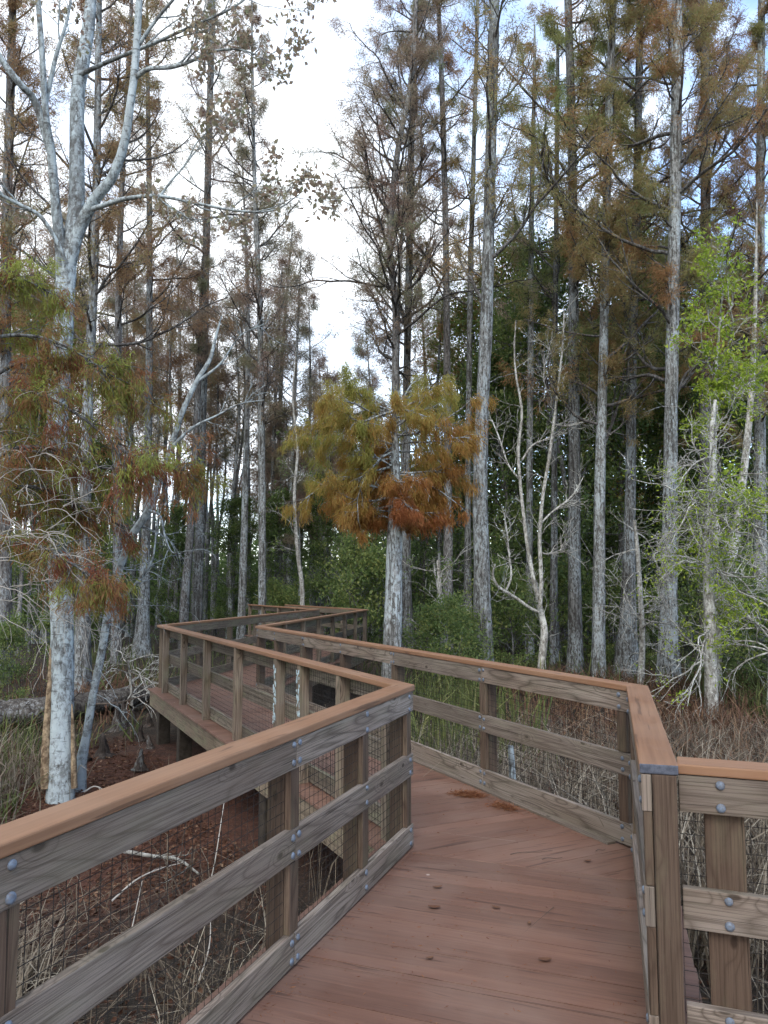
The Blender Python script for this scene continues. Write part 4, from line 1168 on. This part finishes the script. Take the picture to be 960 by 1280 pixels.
# ---------------------------------------------------------------- understory and the wood behind
def bushy(name, label, cat, x, y, h, rx, n_leaf, seed, leaf_m, lsz, trunk_r=.07, bark_m='bark_dark', tone=.45, low=.12, group=None, clump=.34, lean=0.0, top=1.0):
    """a leafy tree or bush: stem, limbs and leaf clumps around the limb ends"""
    rng = np.random.default_rng(seed); z0 = ground_h(x, y)
    root = thing(name, label, cat, (x, y, z0), 0, group)
    gt = Geo(); gl = Geo()
    tp, tr = smooth_path([(0, 0, -.1), (rng.normal(0, .15), rng.normal(0, .1), h * .35), (rng.normal(0, .25) + lean, rng.normal(0, .2), h * .7), (rng.normal(0, .3) + lean, 0, h * .96)], [trunk_r, trunk_r * .8, trunk_r * .5, .012], 16)
    add_tube(gt, tp, tr, 7)
    tubes = []; sites = []
    nb = int(16 + h * 3)
    for i in range(nb):
        t = low + (1 - low) * (i + rng.uniform(0, 1)) / nb
        k = min(int(t * 15), 14); az = rng.uniform(0, 6.28); el = R(rng.uniform(0, 55))
        prof = math.sin(math.pi * min(1, (.18 + .8 * t))) ** .6
        L = rx * prof * rng.uniform(.6, 1.15)
        branch(rng, tp[k], (math.cos(az) * math.cos(el), math.sin(az) * math.cos(el), math.sin(el) * top), L, .01 + trunk_r * .25, 0,
               dict(kids=[4], ratio=.5, angle=(25, 65), wander=.2, up=[.2, .1], seg=.35, sides=4, tip=.3, rmin=.006), tubes, sites)
    put_tubes(gt, tubes, 0, minr=.005)
    C = np.array([s[0] for s in sites]); m = len(C)
    w = rng.gamma(1.2, 1, m); w /= w.sum()
    pick = rng.choice(m, n_leaf, p=w)
    ct = np.clip(rng.normal(tone, .2, m), 0, 1)
    L = C[pick] + rng.normal(0, clump, (n_leaf, 3)) * np.array([1, 1, .6])
    add_leaves(gl, rng, L, rng.normal(0, .6, (n_leaf, 3)) + np.array([0, 0, -.15]), lsz[0], lsz[1], 0, np.clip(ct[pick] + rng.normal(0, .13, n_leaf), 0, 1), .5)
    gt.build('trunk', M[bark_m], root); gl.build('crown', M[leaf_m], root)
    return root
def gx(px, d): return (px - CX) / F * d * CP

# dark broad-leaved trees that fill the middle height (prototypes, then copies)
bay = bushy('bay_tree', 'dense dark green leafy tree filling the space behind the dark straight cypress', 'tree', gx(700, 29), 29, 17, 3.3, 20000, 201, 'leaf_green', (.17, .09), .12, tone=.5, low=.06)
holly = bushy('holly_tree', 'dark green leafy tree behind the tallest grey trunk', 'tree', gx(632, 31), 31, 12.5, 2.8, 15000, 202, 'leaf_green', (.18, .09), .09, tone=.35, low=.05)
myrtle = bushy('myrtle_bush', 'rounded green bush at the foot of the trunks just right of the white sapling', 'shrub', gx(700, 27), 27, 3.4, 1.7, 7000, 203, 'leaf_green', (.12, .065), .04, tone=.6, low=.02, clump=.24)
sweet = bushy('gum_tree', 'open olive leaved tree with yellowing leaves high behind the pale slim cypress', 'tree', gx(775, 31), 31, 19, 3.4, 15000, 204, 'leaf_mixed', (.17, .10), .11, tone=.62, low=.3, clump=.42)
TG = 'broad leaved trees in the understory'
for o in (bay, holly, sweet): o['group'] = TG
und = [ # proto, px, distance, scale, label
 (bay, 790, 33, .95, 'dark green leafy tree behind the swollen buttressed cypress'),
 (bay, 880, 30, .8, 'dark green leafy tree behind the tangle of pale twigs'),
 (bay, 955, 28, .85, 'dark green leafy tree at the right edge behind the slanting pale trunk'),
 (holly, 745, 35, 1.15, 'dark leafy tree deep behind the pale slim cypress'),
 (holly, 840, 36, 1.2, 'dark leafy tree deep behind the broad grey cypress'),
 (holly, 915, 35, 1.2, 'dark leafy tree deep behind the lime leaved sapling'),
 (holly, 575, 33, .72, 'low dark leafy tree between the orange crown and the tallest grey trunk'),
 (holly, 535, 36, .7, 'low dark leafy tree seen just under the right side of the orange crown'),
 (holly, 455, 31, .55, 'bright leafed low tree just left of the orange crowned cypress trunk'),
 (holly, 405, 35, .62, 'dark leafy tree left of the orange crown above the farthest railing'),
 (holly, 352, 36, .6, 'dark leafy tree right of the slim grey trunk by the sky gap'),
 (holly, 292, 37, .6, 'dark leafy tree behind the second railing turn at left'),
 (holly, 215, 36, .55, 'dark leafy tree behind the blackish lichen streaked trunk'),
 (bay, 40, 31, .62, 'dark green leafy tree at the left edge behind the brown boughs'),
 (holly, 130, 34, .7, 'dark leafy tree behind the thin brown trunk at left'),
 (sweet, 650, 34, .98, 'olive leaved tree high behind the bare white sapling'),
 (sweet, 860, 34, 1.02, 'olive leaved tree high behind the broad grey cypress'),
 (sweet, 940, 33, .95, 'olive leaved tree high at the right edge of the wood'),
 (sweet, 590, 36, .95, 'olive leaved tree high behind the thin pale trunk by the tallest cypress'),
 (sweet, 25, 30, .8, 'yellowing leafy tree high at the left edge of the view'),
]
for k, (pr, px, d, s, lab) in enumerate(und):
    x = gx(px, d); copy_tree(pr, (x, d, ground_h(x, d)), 1.3 * k + .4, (s, s, s * (1 + .06 * math.sin(k))), lab, TG)
BG = 'low bushes on the swamp floor'
myrtle['group'] = BG
bsh = [
 (640, 24, .85, 'green bush between the tallest grey trunk and the bare white sapling'),
 (765, 27, .7, 'low green bush between the slim cypress and the buttressed trunk'),
 (545, 17, .62, 'green bush just behind the long railing near the orange crowned cypress'),
 (578, 19, .7, 'green bush against the left side of the tallest grey trunk, behind the railing'),
 (447, 27, 1.0, 'bright green bush left of the orange crowned cypress trunk'),
 (905, 20, .8, 'dark green bush under the tangle of pale twigs'),
 (958, 17, .8, 'dark green grassy bush at the right edge behind the twigs'),
 (345, 30, .8, 'green bush beside the slim grey trunk behind the farthest railing'),
 (5, 17.5, .42, 'low green bush at the left edge beyond the log'),
 (85, 22, .5, 'dim green bush behind the pale tree and the fallen log'),
 (815, 26, .75, 'dim green bush between the buttressed trunk and the broad cypress'),
]
for k, (px, d, s, lab) in enumerate(bsh):
    x = gx(px, d); copy_tree(myrtle, (x, d, ground_h(x, d)), 2.1 * k + .9, (s, s, s * (1.05 + .2 * math.sin(k * 1.7))), lab, BG)

# slender trunks between the near trees and the far wood: prototypes with sparse crowns, copied
def thin_proto(seed, h, r, bark_m, leaf_m, tone, z0, label, n=22):
    rng = np.random.default_rng(seed)
    root = thing('slender_tree', label, 'tree', (0, 0, 0))
    gt = Geo(); gl = Geo()
    path, rad = smooth_path([(0, 0, -.15), (rng.normal(0, .1), rng.normal(0, .1), h * .3), (rng.normal(0, .25), rng.normal(0, .2), h * .65), (rng.normal(0, .4), rng.normal(0, .3), h)], [r * 1.25, r * .9, r * .6, .02], 24)
    rad[0] *= 1.3
    add_tube(gt, path, rad, 8)
    cypress_crown(gt, gl, rng, path, rad, z0, h - .3, n, 2.3, 7, .2, .024, tone=tone, spread=.16)
    tb = []
    for i in range(7):
        z = rng.uniform(2, z0); k = int(np.argmin(np.abs(path[:, 2] - z))); az = rng.uniform(0, 6.28)
        branch(rng, path[k], (math.cos(az), math.sin(az), .3), rng.uniform(.4, 1.5), .014, 0, dict(kids=[2], ratio=.5, angle=(25, 60), wander=.2, up=[.2, 0], seg=.25, sides=4, tip=.3), tb, [])
    put_tubes(gt, tb, 0, minr=.005)
    gt.build('trunk', M[bark_m], root); gl.build('crown', M[leaf_m], root)
    return root
LL = 'thin tree crowding the dim wood left of the bright sky gap'
LC = 'thin tree crowding the dim wood under the bright sky gap'
LR = 'thin tree lost in the dim wood behind the big trunks at right'
protos = [thin_proto(301, 19, .12, 'bark_cypress', 'leaf_dusky', .35, 9.5, LL), thin_proto(302, 17, .09, 'bark_grey', 'leaf_brown', .4, 7.5, LL), thin_proto(303, 20.5, .15, 'bark_cypress', 'leaf_dusky', .5, 11, LL),
          thin_proto(304, 12.0, .075, 'bark_cypress', 'leaf_dusky', .4, 5.5, LC, 18), thin_proto(305, 18, .12, 'bark_grey', 'leaf_olive', .5, 8.5, LR)]
rng = np.random.default_rng(9); used = set(); cnt = 0
def spot(pr, px, d, sc, lab, grp):
    global cnt
    x = gx(px, d); z = ground_h(x, d)
    if pr not in used:
        used.add(pr); pr.location = (x, d, z); pr.rotation_euler = (0, 0, rng.uniform(0, 6.28)); pr.scale = (sc,) * 3; pr['label'] = lab; pr['group'] = grp
    else: copy_tree(pr, (x, d, z), rng.uniform(0, 6.28), sc, lab, grp)
for px in np.linspace(-40, 318, 40):
    spot(protos[int(rng.integers(0, 3))], px + rng.normal(0, 7), rng.uniform(33, 47), rng.uniform(.8, 1.15), LL, 'thin trees left of the sky gap')
for px in np.linspace(325, 475, 26):
    spot(protos[3], px + rng.normal(0, 6), rng.uniform(34, 50), rng.uniform(.75, 1.12), LC, 'thin trees under the sky gap')
for px, d_, s_ in ((334, 37, 1.0), (347, 41, 1.12), (361, 36, .92), (374, 39, .95), (392, 42, .82), (452, 40, .9)):
    spot(protos[2 if px % 2 else 0], px, d_, s_, LC, 'thin trees under the sky gap')
for px in np.linspace(480, 1000, 26):
    spot(protos[[0, 2, 4, 4][int(rng.integers(0, 4))]], px + rng.normal(0, 9), rng.uniform(34, 47), rng.uniform(.85, 1.2), LR, 'thin trees right of the sky gap')

# the far wood reads as one mass: trunks and leaves out to 75 m
rng = np.random.default_rng(41); g = Geo()
for i in range(230):
    d = rng.uniform(50, 78); px = rng.uniform(-170, 1130); x = gx(px, d); z = ground_h(x, d); h = rng.uniform(8, 19)
    if 330 < px < 470: h = rng.uniform(7, 11)
    P = np.array([(x, d, z - .2), (x + rng.normal(0, .2), d, z + h * .5), (x + rng.normal(0, .5), d, z + h)])
    add_tube(g, P, [rng.uniform(.12, .3), .13, .03], 5, 0)
n = 95000
d = rng.uniform(50, 82, n); px = rng.uniform(-190, 1150, n)
cl = np.sin(px * .045 + d * .31) + np.sin(px * .021 - d * .17 + 2) + rng.normal(0, .5, n)
hmax = np.where(px < 330, 6.5, np.where(px < 480, 6.5, 12.0)) * (1 + .22 * cl)
zz = GROUND + rng.beta(1.0, 1.7, n) * np.maximum(hmax, 2)
C = np.stack([gx(px, d), d, zz], 1)
add_leaves(g, rng, C, rng.normal(0, 1, (n, 3)) + np.array([0, 0, -.3]), .55, .30, 1, np.clip(rng.normal(.36, .2, n) + .08 * cl, 0, 1), .4)
n = 26000   # sparse dusky tops
d = rng.uniform(50, 78, n); k = rng.integers(0, 90, n); px = (rng.uniform(-170, 1130, 90))[k] + rng.normal(0, 16, n); top = rng.uniform(9, 17, 90)[k]
top = np.where((px > 335) & (px < 470), 9, top)
C = np.stack([gx(px, d), d, top + rng.normal(0, 2.4, n)], 1); C[:, 2] = np.maximum(C[:, 2], 0)
add_leaves(g, rng, C, rng.normal(0, 1, (n, 3)) + np.array([0, 0, -.4]), .42, .11, 2, np.clip(rng.normal(.4, .25, n), 0, 1), .4)
o = g.build('far_woods', [M['bark_grey'], M['leaf_green'], M['leaf_dusky']]); tag(o, 'dim mass of distant trunks and leaves closing the view', 'woods', kind='stuff')
# ---------------------------------------------------------------- swamp floor: grass, litter, logs, knees
rng = np.random.default_rng(71)
def side_of(p, q, X, Y):
    u = dirof(p, q); return (X - p[0]) * -u.y + (Y - p[1]) * u.x     # >0 left of p->q
def outside_walk(X, Y, m=.22):
    """True where the boardwalk does not cover the ground"""
    s = X * U1.x + Y * U1.y; w = X * N1.x + Y * N1.y
    inside = np.zeros(len(X), bool)
    inside |= (side_of(LA, A, X, Y) < m) & (s < 3.289 + m) & (w < 5.5)
    inside |= (side_of(LA, A, X, Y) < m) & (side_of(S_END, KC, X, Y) > -m) & (s < 5.6)
    inside |= (side_of(A, B, X, Y) < m) & (side_of(KC, KD, X, Y) > -m) & (s > 4.8) & (Y < 13.6)
    inside |= (side_of(B, E, X, Y) < m) & (side_of(KD, Fp, X, Y) > -m) & (Y > 12.2) & (Y < 22.3)
    inside |= (side_of(E, G, X, Y) < m) & (side_of(Fp, F2, X, Y) > -m) & (Y > 21) & (Y < 28.5)
    return ~inside
def scatter(n, x0, x1, y0, y1, dens=None):
    X = rng.uniform(x0, x1, n); Y = rng.uniform(y0, y1, n); ok = outside_walk(X, Y)
    if dens is not None: ok &= rng.uniform(0, 1, n) < dens(X, Y)
    X, Y = X[ok], Y[ok]
    return np.stack([X, Y, ground_hv(X, Y)], 1)
nz = lambda X, Y, a=1.0: np.clip(.5 + .35 * np.sin(X * 2.1 * a + Y * .7) + .35 * np.sin(Y * 2.7 * a - X * 1.1 + 1) + .2 * np.sin(X * 5.3 + Y * 4.1), 0, 1)

g = Geo()
# pale tussocks left of the pale tree
C = scatter(5200, -7.5, -3.9, 6.6, 11.5, lambda X, Y: nz(X, Y) * np.clip((-3.7 - .06 * (Y - 8) - X) * 1.2, 0, 1)); add_blades(g, rng, C, .75, .013, .5, 0, np.clip(rng.normal(.6, .2, len(C)), 0, 1))
# dead stalks under the near railing
C = scatter(5200, -5, .2, 1.6, 7.5, lambda X, Y: nz(X, Y, 1.3) * np.clip(1.1 - (Y - 2.5) * .2, .08, 1)); add_blades(g, rng, C, .62, .008, .7, 0, np.clip(rng.normal(.45, .25, len(C)), 0, 1))
C = scatter(9000, -3.6, -.4, 1.8, 5.6, lambda X, Y: (nz(X, Y, 1.5) > .52) * np.clip(1.2 - (X + 3.2) * .28, .1, 1)); add_blades(g, rng, C, .5, .008, .9, 0, np.clip(rng.normal(.5, .28, len(C)), 0, 1))
# reeds beyond the long right railing
C = scatter(17000, -.6, 6.5, 5.4, 13.5, lambda X, Y: (.25 + .75 * nz(X, Y)) * np.clip(1.35 - (Y - 6) * .12, .1, 1)); add_blades(g, rng, C, np.clip(1.25 - .09 * (C[:, 1] - 6), .4, 2) * rng.uniform(.4, 1.2, len(C)), .011, .6, 0, np.clip(rng.normal(.45, .3, len(C)), 0, 1))
# beyond the far right railing
C = scatter(3600, 1.4, 6.5, 3.2, 6.2, lambda X, Y: nz(X, Y)); add_blades(g, rng, C, .95, .010, .5, 0, np.clip(rng.normal(.5, .25, len(C)), 0, 1))
# thin pale bents all over
C = scatter(5000, -14, 15, 9, 26, lambda X, Y: .6 * nz(X, Y, .6)); add_blades(g, rng, C, .6, .014, .5, 0, np.clip(rng.normal(.35, .25, len(C)), 0, 1))
o = g.build('dry_grass', M['grass_tan']); tag(o, 'pale dry reeds and grass around the boardwalk', 'grass', kind='stuff')

g = Geo()
C = scatter(17000, 1.0, 13, 8.5, 21, lambda X, Y: (.25 + .75 * nz(X, Y, .8)) * np.clip((X - 1.5 + (Y - 9) * .02) * .5, 0, 1)); add_blades(g, rng, C, .62, .022, .8, 0, np.clip(rng.normal(.4, .22, len(C)), 0, 1))
C = scatter(11000, -13, -3, 10, 22, lambda X, Y: .8 * nz(X, Y, .8) * np.clip((-4.6 - X) * .5, 0, 1)); add_blades(g, rng, C, .5, .02, .8, 0, np.clip(rng.normal(.35, .22, len(C)), 0, 1))
o = g.build('dead_fern', M['grass_red']); tag(o, 'rusty brown dead fern covering the floor under the trunks', 'fern', kind='stuff')

g = Geo()
C = scatter(1500, .2, 2.6, 10, 17.5, lambda X, Y: (nz(X, Y, .9) > .45) * np.clip((3.0 - X) * .6, 0, 1)); add_blades(g, rng, C, 1.35, .022, .28, 0, np.clip(rng.normal(.5, .22, len(C)), 0, 1))
C = scatter(2600, -8, -4.2, 8.5, 15, lambda X, Y: (nz(X, Y, 1.1) > .5) * .7); add_blades(g, rng, C, .55, .02, .5, 0, np.clip(rng.normal(.3, .2, len(C)), 0, 1))
C = scatter(3500, 7.0, 12, 13.5, 19, lambda X, Y: (nz(X, Y, .7) > .35) * .9); add_blades(g, rng, C, 1.1, .02, .45, 0, np.clip(rng.normal(.25, .2, len(C)), 0, 1))
C = scatter(5000, -12, 14, 18, 32, lambda X, Y: (nz(X, Y, .5) > .45) * .8); add_blades(g, rng, C, .8, .03, .5, 0, np.clip(rng.normal(.25, .2, len(C)), 0, 1))
o = g.build('green_grass', M['grass_green']); tag(o, 'patches of green grass and sedge between trunks', 'grass', kind='stuff')

g = Geo()
C = np.concatenate([scatter(24000, -6, .5, 2, 13.5), scatter(9000, .5, 8, 3, 14), scatter(9000, -12, 12, 12, 26)])
C[:, 2] += rng.uniform(.004, .03, len(C))
dd_ = np.hypot(C[:, 0] + 3.6, C[:, 1] - 9.6); tl = np.where(dd_ < 3.4, .45, .12)
add_leaves(g, rng, C, rng.normal(0, 1, (len(C), 3)) * np.array([1, 1, .22]), .06, .028, 0, np.clip(rng.normal(0, .22, len(C)) + tl + (rng.uniform(0, 1, len(C)) < .05) * .6, 0, 1), .15)
C = scatter(16000, -6.5, -1.2, 6.8, 13.2); C[:, 2] += rng.uniform(.004, .02, len(C))
add_leaves(g, rng, C, rng.normal(0, 1, (len(C), 3)) * np.array([1, 1, .15]), .07, .009, 0, np.clip(rng.normal(.42, .15, len(C)), 0, 1), .15)
o = g.build('leaf_litter', M['litter']); tag(o, 'reddish brown fallen leaves and needles on the ground', 'leaf litter', kind='stuff')

# dead sticks poking through under the near railing
def ground_stick(pts, r, mat, label, name='branch', cat='branch', group='dead branches on the ground', fork=0):
    g = Geo(); P = [at_z(x, y, z) for x, y, z in pts]; q, rr = smooth_path(P, np.linspace(r, r * .45, len(P)), 14); add_tube(g, q, rr, 7)
    tb = []
    for k in range(fork):
        i = int(rng.uniform(4, 13)); dv = rot_about(unit(q[i] - q[i - 1]), rng.normal(0, 1, 3), R(rng.uniform(25, 60)))
        branch(rng, q[i], dv, rng.uniform(.15, .45), r * .4, 0, dict(kids=[2], ratio=.5, angle=(20, 50), wander=.2, up=[.1], seg=.07, sides=4, tip=.4, rmin=.0015), tb, [])
    put_tubes(g, tb, 0, minr=.0015)
    o = g.build(name, mat, None, P[0]); o.location = P[0]; tag(o, label, cat, group); return o
GZ = -.84
ground_stick([(155, 1064, GZ), (190, 1070, GZ), (222, 1074, GZ), (248, 1092, GZ)], .022, M['bark_sapling'], 'white fallen branch seen under the top board of the near railing', fork=3)
ground_stick([(140, 1126, GZ), (170, 1100, GZ + .1), (200, 1086, GZ + .12), (230, 1078, GZ + .1)], .009, M['twig_pale'], 'thin tan stick lying just below the white fallen branch', fork=2)
ground_stick([(105, 990, GZ), (118, 983, GZ + .05), (132, 988, GZ)], .012, M['twig_pale'], 'short pale stick at the foot of the pale tree', fork=1)
ground_stick([(255, 1135, GZ), (268, 1080, GZ + .35), (276, 1030, GZ + .6), (283, 985, GZ + .8)], .006, M['twig_pale'], 'upright thin dead stalk left of the double post of the near railing')
ground_stick([(150, 1220, GZ), (165, 1160, GZ + .2), (178, 1100, GZ + .45)], .006, M['twig_pale'], 'slanting dead stalk low behind the near railing middle board')
ground_stick([(244, 1240, GZ), (262, 1180, GZ + .15), (262, 1120, GZ + .3)], .006, M['twig_pale'], 'dead stalk near the bottom of the near railing beside the double post')
ground_stick([(120, 880, GZ + .3), (150, 878, GZ + .35), (184, 868, GZ + .5)], .02, M['twig_dark'], 'dark stick leaning over the fallen log', fork=3)

# pale stub behind the wire of the long railing
p = at_depth(640, 962, 7.6); zt = at_depth(640, 932, 7.6).z; g = Geo(); zb = ground_h(p.x, p.y)
q, rr = smooth_path([(p.x, p.y, zb - .05), (p.x + .02, p.y, zb + .4), (p.x - .01, p.y, zt)], [.04, .035, .028], 12); add_tube(g, q, rr, 10, mod=1 + rng.normal(0, .06, (12, 10)))
o = g.build('stub', M['bark_pale'], None, p); o.location = p; tag(o, 'pale bluish tree stub behind the wire mesh of the long right railing', 'stump')

# fallen log
def log_pts(): return [at_z(-60, 905, -.66), at_z(0, 894, -.64), at_z(60, 889, -.62), at_z(125, 879, -.62), at_z(186, 868, -.62)]
g = Geo(); P = log_pts(); q, rr = smooth_path(P, [.25, .26, .26, .24, .2], 40)
md = 1 + rng.normal(0, .04, (40, 16)) + .07 * np.cos(np.linspace(0, 6.28, 16, endpoint=False) * 3)[None, :]
add_tube(g, q, rr, 16, mod=md)
for e, s in ((0, 1), (-1, -1)):
    c = q[e]; g.add(np.vstack([tube(q, rr, 16, md)[0].reshape(40, 16, 3)[e], c[None]]), [[k, (k + 1) % 16, 16] for k in range(16)])
tb = []
for k in range(7):
    i = int(rng.uniform(3, 37)); branch(rng, q[i], (rng.normal(0, .6), -.3, .8), rng.uniform(.2, .6), .02, 0, dict(kids=[2], ratio=.5, angle=(25, 60), wander=.2, up=[0], seg=.08, sides=5, tip=.4, rmin=.004), tb, [])
put_tubes(g, tb)
c = P[2]; o = g.build('fallen_log', M['log'], None, c); o.location = c; tag(o, 'dark fallen log lying on the ground behind the pale tree at left', 'log')

# roots heap at the end of the log
def knee(px, py, hpx, wpx, label, seed):
    r_ = np.random.default_rng(seed); b_ = at_z(px, py, GZ - .03); d = b_.y; h = hpx * 1.25 * d / F; w = wpx * 1.2 * d / F
    n = 12; z = np.linspace(0, h, n); prof = w / 2 * (1.25 * np.exp(-z / (h * .22)) + .62 * (1 - z / h) ** .5 + .12)
    prof[-1] *= .35
    P = np.stack([b_.x + np.cumsum(r_.normal(0, .006, n)), b_.y + np.cumsum(r_.normal(0, .006, n)), b_.z - .03 + z], 1)
    a = np.linspace(0, 6.28, 10, endpoint=False)
    md = 1 + .16 * np.cos(3 * a + r_.uniform(0, 6))[None, :] + r_.normal(0, .07, (n, 10))
    g = Geo(); add_tube(g, P, prof, 10, mod=md)
    o = g.build('cypress_knee', M['knee'], None, b_); o.location = b_; tag(o, label, 'cypress knee', 'cypress knees in the red litter')
K = lambda X, Y: (X / 3, 820 + Y / 3)
for k, (X, Y, h, w, lab) in enumerate([
    (388, 372, 24, 12, 'stout cypress knee right of the leaning white tree'), (527, 415, 20, 9, 'greyish cypress knee nearest the near railing cap'), (565, 350, 15, 8, 'dark cypress knee just left of the boardwalk piles'),
    (530, 318, 18, 8, 'upright dark cypress knee in the middle of the litter, with a broken tip'), (556, 268, 16, 8, 'dark cypress knee next to the outer corner of the deck'), (440, 280, 30, 10, 'tall narrow cypress knee near the log end, left one of a close pair'),
    (462, 268, 27, 9, 'tall narrow cypress knee near the log end, right one of a close pair'), (490, 262, 18, 9, 'short cypress knee between the tall pair and the deck corner'), (318, 390, 12, 8, 'small cypress knee at the foot of the leaning white tree')]):
    x, y = K(X, Y); knee(x, y, h, w, lab, 500 + k)
EXPOSURE = 0.84
# ---------------------------------------------------------------- sky, sun, camera
world = bpy.data.worlds.new('World'); scene.world = world; world.use_nodes = True
nt = world.node_tree; nt.nodes.clear(); b = NB(nt)
SUN_EL, SUN_AZ = R(45), R(188)       # azimuth clockwise from +Y: high, behind the viewer's left shoulder
sky = b.n('ShaderNodeTexSky', sky_type='NISHITA', sun_disc=False, sun_elevation=SUN_EL, sun_rotation=SUN_AZ, air_density=1.0, dust_density=1.5)
tc = b.n('ShaderNodeTexCoord')
mp = b.map(tc.outputs['Generated'], (1.0, 1.0, 1.6))
cl = b.noise(mp, 2.3, 7, .58, .25)
sep = b.n('ShaderNodeSeparateXYZ'); b.l(tc.outputs['Generated'], sep.inputs[0])
# thinner cloud to the right and overhead, solid bank on the left
bias = b.math('MULTIPLY', sep.outputs[0], -.34)
mask = b.ramp(b.math('ADD', cl, bias), [(.37, 0.0), (.56, 1.0)])
skyc = b.n('ShaderNodeVectorMath', operation='SCALE'); b.l(sky.outputs[0], skyc.inputs[0]); skyc.inputs[3].default_value = 3.0
bright = b.ramp(b.noise(mp, 4.1, 5, .6), [(.3, 9.5), (.7, 12.5)])
tint = b.mix(1.0, bright, (.92, .97, 1.03), 'MULTIPLY')
mx = b.mix(mask, skyc.outputs[0], tint)
bg = b.n('ShaderNodeBackground'); bg.inputs[1].default_value = .1; b.l(mx, bg.inputs[0])
wo = b.n('ShaderNodeOutputWorld'); b.l(bg.outputs[0], wo.inputs[0])

sun = bpy.data.lights.new('sun', 'SUN'); sun.energy = 1.1; sun.angle = R(25); sun.color = (1.0, .97, .93)
so = bpy.data.objects.new('sun', sun); COL.objects.link(so)
d = Vector((math.sin(SUN_AZ) * math.cos(SUN_EL), math.cos(SUN_AZ) * math.cos(SUN_EL), math.sin(SUN_EL)))
so.rotation_euler = d.to_track_quat('Z', 'Y').to_euler(); so.location = d * 40

cam = bpy.data.cameras.new('camera'); co = bpy.data.objects.new('camera', cam); COL.objects.link(co)
cam.sensor_fit = 'HORIZONTAL'; cam.sensor_width = 36; cam.lens = 36; cam.clip_start = .05; cam.clip_end = 600
co.location = (0, 0, EYE); co.rotation_euler = (R(90) + PITCH, 0, 0)
scene.camera = co

vs = scene.view_settings
vs.view_transform = 'Standard'; vs.look = 'None'; vs.gamma = 1; vs.use_curve_mapping = False; vs.exposure = EXPOSURE
scene.render.engine = 'CYCLES'
cy = scene.cycles
cy.max_bounces = 4; cy.diffuse_bounces = 2; cy.glossy_bounces = 2; cy.transmission_bounces = 3; cy.transparent_max_bounces = 4
cy.caustics_reflective = False; cy.caustics_refractive = False
cy.use_denoising = True; cy.use_adaptive_sampling = True; cy.adaptive_threshold = .03; cy.sample_clamp_indirect = 6
scene.render.film_transparent = False
